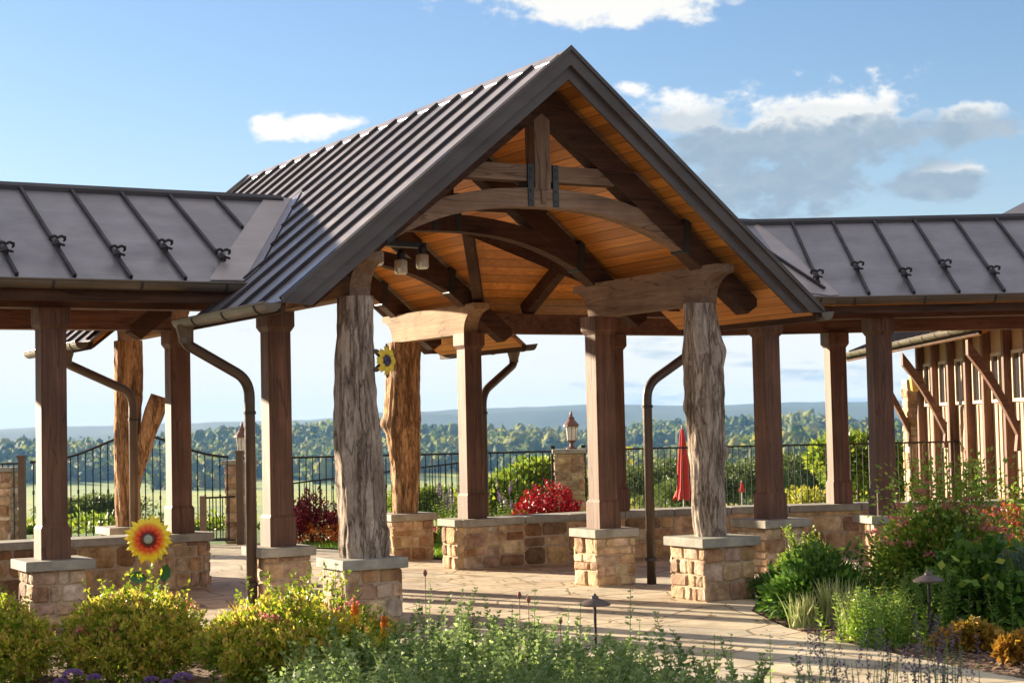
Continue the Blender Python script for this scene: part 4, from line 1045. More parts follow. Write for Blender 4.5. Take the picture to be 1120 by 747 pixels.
# ------------------------------------------------------------------ timber building on the right
XW,XE,ZE=7.5,6.5,2.97
bd=thing('timber_building','board and batten timber building with curved eave braces at the right edge','building',(XW,28,0))
WALLM=plain('tan_board_siding',(.40,.28,.18),.7,3,.12,.15)
b=MB(); b.box((XW,24.05,0),(XW+4.5,31.4,ZE+.3)); b.build('wall',WALLM,bd)
for y in (31.2,30.1,29.0,27.9,26.85,25.7,24.6):
    b=MB(); b.box((XW-.14,y-.06,0),(XW-.002,y+.06,ZE+.1)); b.build('pilaster',TIMB[2],bd,bevel=.006)
GLS,t,p,o=mat('window_glass'); p.inputs['Base Color'].default_value=(.05,.05,.06,1); p.inputs['Roughness'].default_value=.08; p.inputs['Metallic'].default_value=.4
for y in (30.65,29.55,28.45,27.37,26.27,25.15):
    b=MB(); f0,f1=y-.40,y+.40; z0,z1=1.95,2.72
    for a_,c_ in (((XW-.05,f0,z0),(XW-.003,f0+.05,z1)),((XW-.05,f1-.05,z0),(XW-.003,f1,z1)),((XW-.05,f0+.05,z0),(XW-.003,f1-.05,z0+.05)),((XW-.05,f0+.05,z1-.05),(XW-.003,f1-.05,z1)),((XW-.045,y-.02,z0+.05),(XW-.004,y+.02,z1-.05))): b.box(a_,c_)
    wn=b.build('window',plain('tan_window_frame',(.42,.34,.25),.6),bd); b=MB(); b.box((XW-.015,f0+.05,z0+.05),(XW-.006,y-.02,z1-.05)); b.box((XW-.015,y+.02,z0+.05),(XW-.006,f1-.05,z1-.05)); b.build('pane',GLS,wn)
    b=MB(); 
    for q in (-.22,0,.22): b.box((XW-.022,y+q-.02,0.3),(XW-.002,y+q+.02,1.93))
    b.build('batten',WALLM,bd)
pier(bd,XW-.02,31.75,.42,2.45,seed=81,frame=ID,capw=.44)
b=MB(); y0,y1=22.6+1.2,33.3; e=.38
b.prism([(XE,y0,ZE),(XE,y1,ZE),(XE+6,y1,ZE+6*e),(XE+6,y0,ZE+6*e)],(0,0,.06)); rf=b.build('roof',ROOF,bd)
b=MB(); y=y0+.2
while y<y1: b.bar((XE,y,ZE+.075),(XE+6,y,ZE+6*e+.075),.03,.05,(0,0,1)); y+=.5
b.build('standing_seams',SEAM,rf)
b=MB(); b.prism([(XE+.03,y0,ZE-.10),(XE+.03,y1,ZE-.10),(XE+3.5,y1,ZE+3.5*e-.10),(XE+3.5,y0,ZE+3.5*e-.10)],(0,0,.09)); b.build('soffit_boards',CEIL,bd)
gutter(bd,ID,(XE,y0,ZE+.03),(XE,y1,ZE+.03),(-1,0,0),r=.07)
b=MB(); b.box((XE+.0,y0,ZE-.09),(XE+.05,y1,ZE-.002)); b.build('eave_beam',DK[1],bd)
for y in (31.55,28.9,24.75):
    b=MB(); n=10; P=[]
    for i in range(n+1):
        s=i/n; x=XE+.08+(XW-.22-XE-.08)*s; z=ZE-.12-(1.22)*s**1.0+ .10*math.sin(s*math.pi); P.append((x,z))
    P.append((XW-.21,ZE-1.62))
    for i in range(len(P)-1):
        (xa,za),(xb,zb_)=P[i],P[i+1]; b.prism([(xa,y-.07,za),(xb,y-.07,zb_),(xb,y-.07,zb_-.22),(xa,y-.07,za-.22)] if i<n else [(xa-.02,y-.066,za-.14),(xa+.02,y-.066,za+.04),(xb+.0,y-.066,za+.04),(xb,y-.066,zb_-.12),(xb-.06,y-.066,zb_-.12)],(0,.132,0))
    b.build('eave_brace',TIMB[0],bd)
b=MB(); 
b.prism([(8.6,25.5,5.02),(8.6,36,5.02),(12.5,36,6.95),(12.5,25.5,6.95)],(0,0,.10)); rf2=b.build('upper_roof',SEAM,bd)
b=MB(); b.box((9.3,25.8,3.3),(12.4,35.5,5.0)); b.build('upper_wall',TIMB[2],bd)
ul=gy(1016,394,30.); lm=thing('wall_lantern','small amber wall lamp on the building beside the stone column','lamp',(ul.x,30.6,2.25))
AMB=plain('amber_glass',(.62,.42,.10),.3,10,.2,.1)
b=MB(); b.lathe([(.05,0),(.07,.02),(.10,.26),(.095,.28)],(XW-.32,30.6,2.22),8); b.build('shade',AMB,lm)
b=MB(); b.lathe([(.12,0),(.11,.03),(.03,.09),(.01,.13)],(XW-.32,30.6,2.50),8); b.bar((XW-.32,30.6,2.60),(XW-.19,30.6,2.60),.03,.03); b.build('bracket',BLK,lm)

# ------------------------------------------------------------------ foliage
def leaf_quads(P, D, L, Wd, rr, fold=.25):
    """P points (n,3), D direction (n,3), L lengths, Wd widths -> folded diamond leaves"""
    n=len(P); D=D/np.linalg.norm(D,axis=1,keepdims=True)
    R_=rr.randn(n,3); S=np.cross(D,R_); S/=np.linalg.norm(S,axis=1,keepdims=True)+1e-9; Nn=np.cross(S,D)
    L=np.broadcast_to(L,(n,))[:,None]; Wd=np.broadcast_to(Wd,(n,))[:,None]
    a=P; b=P+D*L*.45+S*Wd*.5+Nn*Wd*fold; c_=P+D*L; d=P+D*L*.45-S*Wd*.5+Nn*Wd*fold
    V=np.stack([a,b,c_,d],1).reshape(-1,3); F=np.arange(4*n).reshape(-1,4); return V,F
def crown_pts(n,c,rad,rr,lobes=9,shell=.55,low=0.0):
    """points in lumpy volume: union of lobes"""
    c=np.array(c); rad=np.array(rad); Lc=rr.randn(lobes,3); Lc/=np.linalg.norm(Lc,axis=1,keepdims=True); Lc[:,2]=np.abs(Lc[:,2])*.9-.15
    Lc=Lc*rad*.58*(.6+.5*rr.rand(lobes,1)); Lr=(.38+.26*rr.rand(lobes))
    Lc[:,2]-=low*rad[2]; k=rr.randint(0,lobes,n); d=rr.randn(n,3); d/=np.linalg.norm(d,axis=1,keepdims=True); r=(shell+(1-shell)*rr.rand(n))[:,None]
    P=Lc[k]+d*r*rad*Lr[k][:,None]; out=d*1.0+P/rad*.6; return c+P,out
def bush(name,label,cat,base,rad,h,n,lsize,mt,rr,group=None,lobes=12,flowers=None,fn=0,fsize=.03,stems=True,aspect=.55,tips=None):
    t_=thing(name,label,cat,tuple(base),0,group); rad3=(rad[0],rad[1],h*.55)
    P,D=crown_pts(n,(base[0],base[1],base[2]+h*.45),rad3,rr,lobes,.5,.28); k=P[:,2]>base[2]+.01; P,D=P[k],D[k]; D[:,2]+=.35
    V,F=leaf_quads(P,D+.5*rr.randn(len(P),3),lsize*(.6+.8*rr.rand(len(P))),lsize*aspect*(.6+.8*rr.rand(len(P))),rr); V_f,F_f=V,F
    if not stems: np_mesh('foliage',V,F,mt,t_)
    if stems:
        sh=int(26*max(rad[0],.3)/.5); Q=[];E=[]
        for i in range(sh):
            a=rr.rand()*6.28; t0=np.array([base[0]+rad[0]*.55*math.cos(a)*rr.rand(),base[1]+rad[1]*.55*math.sin(a)*rr.rand(),base[2]+h*(.55+.25*rr.rand())]); dv=np.array([math.cos(a)*.5*rr.rand(),math.sin(a)*.5*rr.rand(),.8])*h*.26*(.5+rr.rand())
            for k_ in range(16): Q.append(t0+dv*k_/15.); E.append(rr.randn(3)*.8+dv)
        V,F=leaf_quads(np.array(Q),np.array(E),lsize*.9,lsize*aspect*.9,rr); V0,F0=V_f,F_f; np_mesh('foliage',np.vstack([V0,V]),np.vstack([F0,F+len(V0)]),mt,t_)
    if tips:
        tm_,tn_,tl_=tips; Q,E=P[np.linalg.norm((P-np.array([base[0],base[1],base[2]+h*.3]))/np.array(rad3),axis=1)>.72],None
        Q=Q[rr.randint(0,len(Q),tn_)]; m=9; Q=np.repeat(Q,m,0)+rr.randn(tn_*m,3)*tl_*.45; E=rr.randn(len(Q),3)*.6; E[:,2]+=1.0
        V,F=leaf_quads(Q+np.array([0,0,.02]),E,tl_*(.6+.8*rr.rand(len(Q))),tl_*.5,rr); np_mesh('new_growth',V,F,tm_,t_)
    if stems:
        b=MB(); q=random.Random(int(base[0]*1000)%9999)
        for i in range(12):
            a=q.uniform(0,6.28); r_=q.uniform(.2,.75); b.tube([(base[0]+.03*math.cos(a),base[1]+.03*math.sin(a),base[2]),(base[0]+rad[0]*r_*.5*math.cos(a),base[1]+rad[1]*r_*.5*math.sin(a),base[2]+h*.4),(base[0]+rad[0]*r_*math.cos(a),base[1]+rad[1]*r_*math.sin(a),base[2]+h*.8)],[.008,.006,.003],5)
        b.build('stem',STEMB,t_)
    if flowers:
        P,D=crown_pts(fn*6,(base[0],base[1],base[2]+h*.5),(rad[0]*1.0,rad[1]*1.0,h*.55),rr,lobes,.85,.15); 
        ok=(P[:,2]>base[2]+h*.35); P=P[ok][:fn]; m=26
        for pc in P:
            Q=pc[None]+rr.randn(m,3)*fsize*.5*np.array([1,1,.45]); DD=rr.randn(m,3); DD[:,2]+=.8
            V,F=leaf_quads(Q,DD,fsize*.45,fsize*.35,rr); np_mesh('flower',V,F,flowers,t_)
    return t_
RR=np.random.RandomState
# golden spireas along the front of the left bed
def G0(px,py): q=gp(px,py,0); return (q.x,q.y,-.02)
bush('spirea_bush','golden green spirea bush at the bottom left corner','bush',G0(-10,742),(.48,.5),.70,8000,.042,LF_SPG,RR(1),'golden spireas',14,LF_PINK,10,.05,tips=(LF_SPT,520,.036))
bush('spirea_bush','golden green spirea bush below the orange sunflower ornament','bush',G0(155,738),(.62,.55),.74,13000,.042,LF_SPG,RR(2),'golden spireas',22,LF_PINK,20,.05,tips=(LF_SPT,950,.036))
bush('spirea_bush','golden green spirea bush in front of the left log column pier','bush',G0(325,748),(.76,.62),.76,14000,.042,LF_SPG,RR(3),'golden spireas',22,LF_PINK,14,.05,tips=(LF_SPT,950,.036))
bush('spirea_bush','small golden spirea with burgundy leaves beside the torch lilies','bush',G0(402,742),(.30,.3),.50,2600,.034,LF_MIX,RR(4),'golden spireas',8,LF_CORAL,6,.03)

# the big sunflower ornament
SF=gy(163,590,13.3)
sf=thing('flower_ornament','large orange and yellow metal sunflower ornament standing in the spirea','garden ornament',(SF.x,13.3,0))
nn=Vector((.10,-1,.12)).normalized()
mo,t,p,o=mat('sunflower_enamel'); c=tn(t,'ShaderNodeTexCoord'); mp=tn(t,'ShaderNodeVectorMath',operation='DISTANCE'); mp.inputs[1].default_value=(0,0,SF.z)
t.links.new(c.outputs['Object'],mp.inputs[0]); t.links.new(ramp(t,mp.outputs['Value'],[(.0,(.30,.02,.01)),(.075,(.55,.03,.01)),(.095,(.80,.08,.01)),(.120,(.88,.34,.01)),(.138,(.92,.68,.03))]),p.inputs['Base Color']); p.inputs['Roughness'].default_value=.5
b=MB()
for n_,r1,wd,of,dz in ((15,.192,.062,0,0),(15,.170,.060,.5,.010),(13,.118,.040,.2,.022)):
    V,F=flower_petals(SF+nn*dz,nn,n_,.03,r1,wd,.022,of,jit=.07); b.add(V,F)
b.build('petals',mo,sf)
b=MB(); fr=Matrix.Translation(SF)@nn.to_track_quat('Z','Y').to_matrix().to_4x4(); b.frame=fr
b.lathe([(.062,.010),(.062,.03),(.045,.045),(.02,.05),(.001,.05)],(0,0,0),20); b.build('flower_centre',plain('brown_seed_head',(.10,.06,.035),.8,60,.5,.8),sf)
b=MB(fr); V,F=flower_petals((0,0,.032),(0,0.01,1),18,.035,.078,.02,.012,jit=.05); b.add(V,F); b.build('inner_petals',plain('dark_red_enamel',(.30,.02,.015),.5),sf)
b=MB(fr); b.lathe([(.034,.045),(.034,.056),(.02,.062),(.001,.063)],(0,0,0),16); b.build('glass_bead',plain('grey_glass',(.34,.34,.28),.25),sf)
b=MB(); b.tube([(SF.x,13.33,0),(SF.x+.01,13.33,SF.z*.5),(SF.x,13.32,SF.z)],.007,8)
b.tube([(SF.x+.005,13.33,.42),(SF.x+.05,13.31,.50),(SF.x+.085,13.30,.56)],.004,6); b.build('stem',plain('pale_green_rod',(.30,.34,.20),.5),sf)
GLF=plain('green_leaf_enamel',(.03,.13,.035),.45,14,.3,.2)
for px_,py_,ln,dx,dz in ((170,628,.15,.045,.14),(152,640,.15,-.13,.03)):
    q=gy(178 if dx>0 else 161,636 if dx>0 else 633,13.28); b=MB(); V=[];F=[]; dr=Vector((dx,-.02,dz)).normalized(); sd=Vector((0,-1,0)).cross(dr).normalized()
    pr=[(0,.0),(.15,.55),(.4,1),(.7,.75),(1,0)]
    for q_,wf in pr: V+=[q+dr*ln*q_+sd*.05*wf+Vector((0,-.012,0)),q+dr*ln*q_,q+dr*ln*q_-sd*.05*wf+Vector((0,-.012,0))]
    for m_ in range(4): o_=3*m_; F+=[(o_,o_+3,o_+4,o_+1),(o_+1,o_+4,o_+5,o_+2)]
    b.add(V,F); b.build('leaf',GLF,sf)

# grey-green perennials across the foreground: leafy stems
def leafy_stems(name,label,cat,bases,heights,mt,rr,leaf=.035,pairs=.028,group=None,kind=None,stemm=STEM,wid=.45,spread=.12,tip=None,tipm=None,drop=0.0):
    Ps=[];Ds=[];Ls=[]; b=MB(); q=random.Random(5)
    for (x,y),h in zip(bases,heights):
        lx,ly=q.uniform(-spread,spread),q.uniform(-spread,spread); n=max(3,int(h/pairs)); pts=[]
        for i in range(5):
            s=i/4; pts.append((x+lx*s*s*h*2,y+ly*s*s*h*2,-.02+h*s))
        b.tube(pts,[.004,.0035,.003,.0025,.0015],4,cap=False)
        for i in range(n):
            s=(i+.5)/n; 
            if s<drop: continue
            px_,py_,pz=x+lx*s*s*h*2,y+ly*s*s*h*2,-.02+h*s; a0=i*1.57+q.uniform(-.4,.4)
            for k in range(3):
                a=a0+k*2.09+q.uniform(-.3,.3); Ps.append((px_,py_,pz)); Ds.append((math.cos(a),math.sin(a),q.uniform(.1,.9))); Ls.append(leaf*(1.25-.75*s)*q.uniform(.7,1.3))
    Ps=np.array(Ps);Ds=np.array(Ds);Ls=np.array(Ls)
    t_=thing(name,label,cat,(bases[0][0],bases[0][1],0),0,group)
    if kind: t_['kind']=kind
    V,F=leaf_quads(Ps,Ds,Ls,Ls*wid,rr); np_mesh('foliage',V,F,mt,t_); b.build('stem',stemm,t_)
    if tip:
        tp=[]
        q2=random.Random(9)
        for (x,y),h in zip(bases,heights):
            if q2.random()<tip[0]:
                m=int(tip[1]/.006)
                for i in range(m): tp.append((x+q2.gauss(0,.006),y+q2.gauss(0,.006),h-.02+tip[1]*i/m))
        if tp:
            tp=np.array(tp); V,F=leaf_quads(tp,rr.randn(len(tp),3)+np.array([0,0,.4]),.016,.011,rr); np_mesh('flowers',V,F,tipm,t_)
    return t_
def scatter(poly_px,n,seed,z=0):
    """n ground points inside an outline on the ground"""
    W_=[gp(x,y,0) for x,y in poly_px]; poly=[(p.x,p.y) for p in W_]; rr=RR(seed); out=[]
    xs=[p[0] for p in poly]; ys=[p[1] for p in poly]
    while len(out)<n:
        x=min(xs)+(max(xs)-min(xs))*rr.rand(400); y=min(ys)+(max(ys)-min(ys))*rr.rand(400); k=in_poly(x,y,poly); out+=list(zip(x[k],y[k]))
    return out[:n]
bs=scatter([(300,775),(420,745),(520,722),(640,745),(770,775),(900,840),(880,980),(330,980)],1050,3)
hs=[.23+.23*random.Random(i).random()+(.20*random.Random(i+9000).random() if i%7==0 else 0) for i in range(len(bs))]
leafy_stems('grey_green_perennials','dense grey-green leafy perennials filling the foreground bed','perennial',bs,hs,LF_GREY,RR(7),.058,.026,kind='stuff',wid=.62,spread=.22)
# taller individual stems rising over the mass
tall=[(366,612,.0),(585,640,.0),(635,655,0),(592,690,0),(690,640,0),(470,632,0),(560,655,0),(505,640,0),(622,660,0),(782,690,0),(800,688,0),(843,690,0),(770,700,0),(540,668,0),(455,655,0),(700,672,0)]
for i,(px_,py_,_) in enumerate(tall):
    base=gp(px_,735+ (i*13)%30,0); h=gy(px_,py_,base.y).z
    lab='tall grey-green stem rising above the foreground perennials'
    leafy_stems('perennial_stem',lab,'perennial',[(base.x,base.y)],[h],LF_GREY,RR(60+i),.050,.042,group='tall stems above the foreground bed',wid=.5,spread=.05)
# purple flower heads bottom left
for i,(px_,py_,s_) in enumerate(((80,738,1.0),(103,742,.7),(66,746,.6),(165,744,.6),(200,742,1.0),(182,748,.7))):
    q=gp(px_,760,0); c_=gy(px_,py_,q.y); t_=thing('purple_aster','purple rounded flower head at the bottom edge of the left bed','flower',(c_.x,c_.y,0),0,'purple flowers in the left bed')
    rr=RR(90+i); n=260; d=rr.randn(n,3); d/=np.linalg.norm(d,axis=1,keepdims=True); d[:,2]=np.abs(d[:,2]); P=np.array(c_)+d*np.array([.055,.055,.03])*s_; V,F=leaf_quads(P,d+.3*rr.randn(n,3),.018,.010,rr); np_mesh('petals',V,F,LF_PURP,t_)
    b=MB(); b.tube([(c_.x,c_.y,0),(c_.x,c_.y,c_.z)],.004,5); b.build('stem',STEM,t_)
bs=scatter([(10,760),(230,752),(420,765),(420,900),(10,900)],260,13); leafy_stems('low_groundcover','low dark green ground cover at the bottom left','ground cover',bs,[.12]*len(bs),LF_GREEN,RR(17),.035,.02,kind='stuff')
# torch lilies
for i,(px_,py_,lab) in enumerate(((388,664,'orange and yellow torch lily, left of the two'),(420,678,'orange and yellow torch lily, right of the two'))):
    y_=11.2; c_=gy(px_,py_-6,y_); t_=thing('torch_lily',lab,'flower',(c_.x,y_,0)); rr=RR(40+i); n=260; s=rr.rand(n); a=rr.rand(n)*6.28
    P=np.stack([c_.x+.016*np.cos(a)*(1-.5*s),y_+.016*np.sin(a)*(1-.5*s),c_.z-.13+.13*s],-1); D=np.stack([np.cos(a),np.sin(a),-1.2+0*a],-1)
    k=s>.45
    V,F=leaf_quads(P[k],D[k],.026,.009,rr); np_mesh('upper_florets',V,F,LF_ORG,t_); V,F=leaf_quads(P[~k],D[~k],.026,.009,rr); np_mesh('lower_florets',V,F,LF_YEL,t_)
    b=MB(); b.tube([(c_.x,y_,0),(c_.x,y_,c_.z)],.006,6); b.build('stem',STEM,t_)
for i,(px_,py_) in enumerate(((465,626),(578,655),(568,650),(613,678))):
    y_=12.0; c_=gy(px_,py_,y_); t_=thing('dried_seed_head','slim dark dried seed head standing among the foreground stems','flower',(c_.x,y_,0),0,'dried seed heads')
    b=MB(); b.tube([(c_.x,y_,0),(c_.x,y_,c_.z)],.003,5); b.build('stem',STEMB,t_); b=MB(); b.lathe([(.002,-.03),(.013,-.015),(.015,0),(.009,.018),(.001,.022)],(c_.x,y_,c_.z),10); b.build('seed_head',plain('dry_red_head',(.26,.10,.07),.8),t_)
# lavender spikes lower right
bs=scatter([(880,800),(1060,785),(1085,830),(1060,960),(860,960)],150,23)
hs=[.36+.22*random.Random(i+500).random() for i in range(len(bs))]
leafy_stems('lavender_spikes','upright dusky lavender spikes at the lower right edge','lavender',bs,hs,LF_GREY,RR(27),.03,.05,kind='stuff',wid=.3,spread=.05,tip=(.85,.13),tipm=LF_LAV)
# path lights
for px_,py_,tx,ty,lab in ((1018,706,1015,634,'bronze hooded path light beside the right bed'),(652,722,652,660,'bronze hooded path light among the foreground perennials')):
    base=gp(px_,py_,0); z=gy(tx,ty,base.y).z; x,y=base.x,base.y; t_=thing('path_light',lab,'path light',(x,y,0),0,'bronze path lights')
    b=MB(); b.tube([(x,y,-.05),(x,y,z)],.011,10); b.build('stem',BLK,t_); b=MB(); b.lathe([(.115,-.012),(.118,0),(.07,.025),(.03,.04),(.028,.055),(.012,.065),(.010,.075)],(x,y,z),24); b.build('hood',plain('bronze_hood',(.10,.075,.07),.45),t_)

# right bed
def spiky(name,label,cat,base,n,h,mt,rr,group=None,wid=.016,spread=.5):
    t_=thing(name,label,cat,tuple(base),0,group); V=[];F=[]
    for i in range(n):
        a=rr.rand()*6.28; s=(.2+.8*rr.rand())*spread; x,y=base[0]+rr.randn()*.05,base[1]+rr.randn()*.05; hh=h*(.6+.5*rr.rand()); i0=len(V); pd=np.array([-math.sin(a),math.cos(a),0])
        for k in range(5):
            q=k/4; r_=s*hh*q**1.3; z=hh*(q-.35*q*q*s*1.6); c_=np.array([x+math.cos(a)*r_,y+math.sin(a)*r_,z-.02]); w_=wid*(1-q**2)*.5+.001; V+=[c_+pd*w_,c_-pd*w_]
        for k in range(4): F.append((i0+2*k,i0+2*k+1,i0+2*k+3,i0+2*k+2))
    np_mesh('blades',np.array(V),np.array(F),mt,t_); return t_
bush('rhododendron_bush','dark green broad leaved bush left of the path light','bush',G0(905,672),(.62,.55),.66,3800,.085,LF_DARK,RR(31),None,14,aspect=.42)
bush('boxwood_bush','small dark rounded bush beside the front right pier','bush',G0(850,655),(.30,.3),.36,2400,.045,LF_DARK,RR(32),None,8)
bush('lime_bush','light green speckled bush behind the dark bush','bush',G0(885,640),(.40,.3),.62,3600,.04,LF_LIME,RR(33),None,8)
for i,(px_,py_,h_,lab) in enumerate(((880,684,.34,'pale striped grass-like plant nearest the path'),(912,682,.46,'pale striped grass-like plant in the middle of its row'),(938,690,.42,'pale striped grass-like plant closest to the path light'))):
    spiky('striped_plant',lab,'plant',G0(px_,py_),170,h_,LF_VAR,RR(34+i),'striped plants in the right bed')
for i,(px_,py_,lab) in enumerate(((962,705,'lime green leafy plant left of the path light'),(990,702,'lime green leafy plant right beside the path light'),(940,700,'lime green leafy plant beside the striped plants'))):
    q=G0(px_,py_); rr=RR(44+i); bs=[(q[0]+rr.randn()*.10,q[1]+rr.randn()*.10) for _ in range(26)]; leafy_stems('lime_plant',lab,'plant',bs,[.30+.16*rr.rand() for _ in bs],LF_LIME if i else LF_GREEN,rr,.06,.028,group='lime leafy plants',wid=.3)
for i,(px_,py_) in enumerate(((1030,694),(1060,690),(1088,692),(1000,690))):
    q=G0(px_,py_); rr=RR(54+i); bs=[(q[0]+rr.randn()*.12,q[1]+rr.randn()*.12) for _ in range(26)]; leafy_stems('green_plant','green upright leafy plant behind the amber mound','plant',bs,[.38+.2*rr.rand() for _ in bs],LF_GREEN,rr,.06,.03,group='green plants behind the amber mound',wid=.3)
bush('coral_bells','low amber leaved mound beside the path light','plant',G0(1064,708),(.28,.22),.28,1500,.05,LF_HEU,RR(64),None,8,aspect=.9,stems=False)
bush('coral_bells','low orange leaved mound at the right edge','plant',G0(1118,722),(.20,.2),.26,1000,.05,LF_HEO,RR(65),None,7,aspect=.9,stems=False)
# hydrangea like dark mass with yellowing leaves
HY=G0(1075,688)
bush('hydrangea_bush','dark green bush with a few yellowing leaves under the pink flowers','bush',HY,(.66,.42),.72,3200,.115,LF_DARK,RR(66),None,14,aspect=.6)
rr=RR(67); q=np.array([(1036,622),(1052,634),(1040,607),(1083,628),(1062,615),(1100,612),(1046,639),(1020,630),(1072,640),(1092,634),(1030,612),(1110,625)],float)
P=np.array([list(gy(x,y,HY[1]-.50)) for x,y in q]); V,F=leaf_quads(P,rr.randn(len(P),3)*[1,.3,.4]+np.array([0,-.3,.1]),.095,.062,rr,.1)
hy2=np_mesh('yellow_leaves',V,F,LF_MIX); hy2.parent=[o for o in bpy.data.objects if o.name.startswith('hydrangea_bush')][0]; 
hy2.matrix_parent_inverse=WM[hy2.parent].inverted()
bush('blue_spruce','blue green needled shrub cut by the right edge','bush',G0(1128,690),(.34,.3),.85,3000,.06,leafmat('blue_green_leaf',L3((.07,.14,.10),(.14,.24,.18),(.20,.30,.24))),RR(68),None,8,aspect=.2)
# tall pink flowered shrub
PK=G0(1040,672)
pk=bush('pink_flower_shrub','tall shrub sprinkled with small pink and coral flowers beside the right post','bush',PK,(.74,.45),1.30,12000,.055,LF_MIX,RR(70),None,22,LF_PINK,98,.058)
rr=RR(71); P,D=crown_pts(700,(PK[0],PK[1],.95),(.78,.5,.55),rr,20,.85); V,F=leaf_quads(P,D+.4*rr.randn(len(P),3),.05,.03,rr); np_mesh('foliage',V,F,LF_LIME,pk)  # lime leaves on the outer shell paint in sunlit tips
b=MB(); 
sp_t=G0(1048,668); bs=[(sp_t[0]+rr.randn()*.35,sp_t[1]+rr.randn()*.2) for _ in range(11)]
leafy_stems('tall_leafy_stems','loose tall light green stems rising above the pink flowers','plant',bs,[1.05+.35*rr.rand() for _ in bs],LF_LIME,rr,.10,.07,wid=.5,spread=.10,drop=.5)
bush('red_flower_bush','bush of bright red and orange flowers at the right edge','bush',G0(1114,664),(.38,.35),1.18,2600,.05,LF_MIX,RR(73),None,10,LF_CORAL,60,.07)
# celosia, marigolds and lavender beyond the walls
def celosia(name,label,px_,py_,Y_,wd,h,mt,seed,nsp,z0=0,group=None,extra=None):
    c_=gy(px_,py_,Y_); t_=thing(name,label,'flower bed',(c_.x,Y_,z0),0,group); rr=RR(seed); P=[];D=[]
    for i in range(nsp):
        x=c_.x+(rr.rand()-.5)*2*wd; y=Y_+(rr.rand()-.5)*.5; hh=h*(.55+.45*rr.rand())*(1-.45*abs((x-c_.x)/wd)**2)
        m=70
        for k in range(m):
            s=k/m; r_=.05*(1-s)+.012; a=rr.rand()*6.28; P.append((x+r_*math.cos(a),y+r_*math.sin(a),z0+hh*(.30+.70*s))); D.append((math.cos(a)*.8,math.sin(a)*.8,.9))
    V,F=leaf_quads(np.array(P),np.array(D),.055,.028,rr); np_mesh('plumes',V,F,mt,t_)
    n=900; P=np.stack([c_.x+(rr.rand(n)-.5)*2*wd,Y_+(rr.rand(n)-.5)*.6,z0+.02+h*.5*rr.rand(n)],-1); V,F=leaf_quads(P,rr.randn(n,3)+[0,0,.6],.07,.035,rr); np_mesh('foliage',V,F,LF_GREEN if mt is LF_RED else LF_MAR,t_)
    if extra:
        n=28; P=np.stack([c_.x+extra[0]+(rr.rand(n)-.5)*extra[1]*2,Y_-.32+(rr.rand(n)-.5)*.2,z0+extra[2]+extra[3]*rr.rand(n)],-1); 
        for pc in P: V,F=leaf_quads(pc[None]+rr.randn(24,3)*.022,rr.randn(24,3),.03,.022,rr); np_mesh('flower',V,F,LF_ORG,t_)
    return t_
celosia('red_celosia','maroon and red celosia behind the post with orange flowers at its foot',346,590,26.4,.42,.92,LF_MAR,81,46,0,None,(0,.40,.03,.30))
celosia('red_celosia','bright crimson celosia plumes beyond the curved wall below the lantern pillar',600,585,24.6,.52,.98,LF_RED,82,60,.0,None,(.55,.16,.25,.30))
celosia('red_celosia','low red flowers between the orange log and the tan post',484,584,25.6,.30,.30,LF_RED,83,40,0)
q=gy(520,575,25.2); bs=[(q.x+x,25.2+y) for x,y in (RR(84).rand(90,2)-.5)*[1.1,.6]]
leafy_stems('lavender_clump','pale lavender spikes beyond the curved wall left of the crimson plumes','lavender',bs,[.5+.35*random.Random(i).random() for i in range(90)],LF_LIME,RR(85),.05,.04,tip=(.8,.14),tipm=LF_PURP)
# ------------------------------------------------------------------ nearer trees and shrubs beyond the fence
def tree(name,label,base,h,rad,n,ls,mt,seed,group='trees beyond the fence',trunk=True,lobes=16):
    rr=RR(seed); t_=thing(name,label,'tree' if trunk else 'shrub',tuple(base),0,group); zc=base[2]+h*(.62 if trunk else .5)
    P,D=crown_pts(n,(base[0],base[1],zc),(rad,rad,h*(.42 if trunk else .55)),rr,lobes,.5); V,F=leaf_quads(P,D+.6*rr.randn(len(P),3),ls*(.6+.8*rr.rand(len(P))),ls*.6*(.6+.8*rr.rand(len(P))),rr); np_mesh('crown',V,F,mt,t_)
    b=MB(); r0=h*.025
    b.tube([(base[0],base[1],base[2]-.3),(base[0]+.02*h,base[1],base[2]+h*.35),(base[0],base[1],base[2]+h*.75)],[r0,r0*.7,r0*.25],8)
    q=random.Random(seed)
    for i in range(6):
        a=q.uniform(0,6.28); z=base[2]+h*q.uniform(.3,.55); b.tube([(base[0],base[1],z),(base[0]+rad*.6*math.cos(a),base[1]+rad*.6*math.sin(a),z+h*.22)],[r0*.4,r0*.12],5)
    b.build('trunk',STEMB,t_); return t_
def zt_(x,y): return float(terrain(np.array([x]),np.array([float(y)]))[0])
def tree_px(name,label,px_,ptop,Y_,rad,n,ls,mt,seed,trunk=True,**k):
    q=gy(px_,ptop,Y_); z=zt_(q.x,Y_); return tree(name,label,(q.x,Y_,z),q.z-z,rad,n,ls,mt,seed,trunk=trunk,**k)
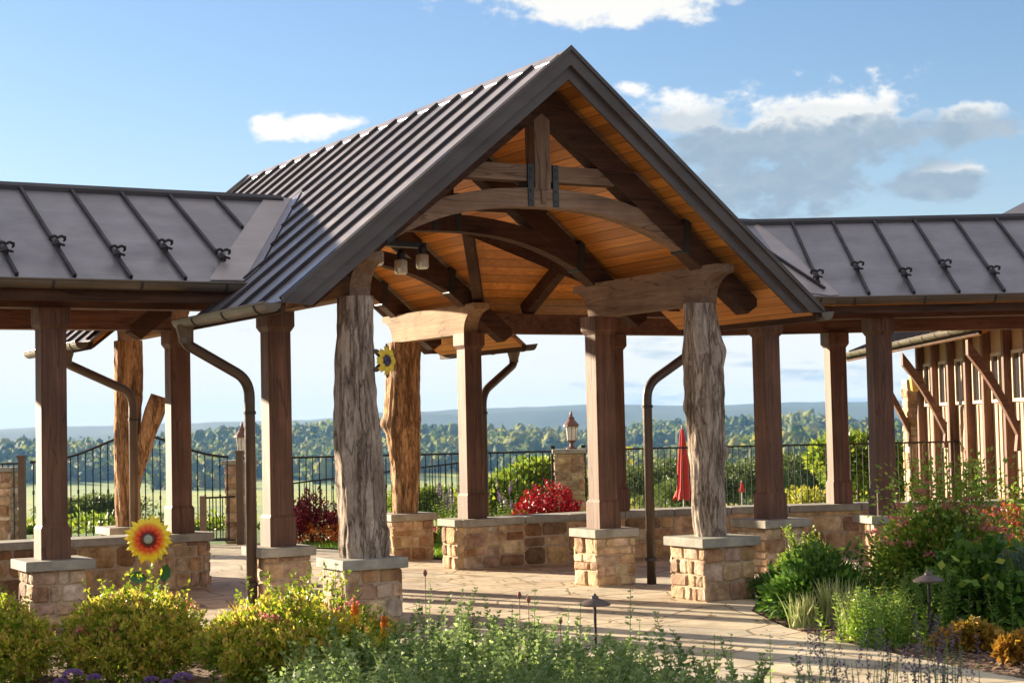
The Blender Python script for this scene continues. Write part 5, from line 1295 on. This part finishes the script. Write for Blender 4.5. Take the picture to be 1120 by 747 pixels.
LF_YG=leafmat('yellow_green_tree_leaf',L3((.10,.19,.02),(.20,.30,.03),(.34,.38,.04),(.14,.23,.03)),.45)
LF_OL=leafmat('olive_tree_leaf',L3((.05,.09,.02),(.10,.15,.03),(.16,.20,.05)),.35)
tree_px('leafy_tree','sunlit yellow-green tree showing between the two right posts',934,470,36,1.3,9000,.13,LF_YG,101)
tree_px('leafy_tree','bright yellow-green tree right of the front right post',992,492,37,1.7,11000,.13,LF_YG,102)
tree_px('leafy_tree','yellow-green tree low behind the fence next to the building',1030,478,40,1.2,7000,.13,LF_YG,103)
tree_px('round_shrub','rounded yellow shrub low behind the fence between the right posts',885,530,44,1.25,6000,.12,leafmat('yellow_shrub_leaf',L3((.34,.34,.03),(.48,.44,.05),(.24,.28,.03)),.4),104,False)
tree_px('round_shrub','yellow-green shrub behind the fence left of the lantern pillar',590,497,33,1.0,5000,.11,LF_YG,105,False)
tree_px('round_shrub','green shrub low behind the fence above the lavender',545,520,32,.9,4000,.11,LF_YG,106,False)
tree_px('leafy_tree','dark olive tree standing in the valley left of the forked log',98,540,95,3.2,15000,0.15,LF_OL,107)
tree_px('round_shrub','yellow-green shrub behind the gate left of the forked log',118,562,42,1.6,5000,.14,LF_YG,108,False)
tree_px('round_shrub','green shrub behind the gate right of the forked log',172,566,42,1.3,4000,.14,LF_OL,109,False)
tree_px('round_shrub','leafy green shrub behind the far left fence post',14,570,40,1.5,4500,.14,LF_YG,110,False)
tree_px('round_shrub','olive shrub behind the wicket gate',236,560,44,1.6,4500,.14,LF_YG,111,False)
tree_px('leafy_tree','blue-green tree in the valley behind the umbrella',720,500,90,4.0,18000,0.16,LF_OL,112)
tree_px('leafy_tree','olive tree in the valley between the grey log and the next post',806,500,110,4.0,18000,0.17,LF_OL,113)
tree_px('leafy_tree','olive tree in the valley left of the back right post',868,492,120,4.5,18000,0.18,LF_OL,114)
tree_px('leafy_tree','small olive tree in the valley right of the umbrella',772,515,80,2.6,12000,0.15,LF_OL,115)
tree_px('leafy_tree','light olive tree in the valley just left of the first tan post',470,530,75,2.4,12000,0.14,LF_YG,116)
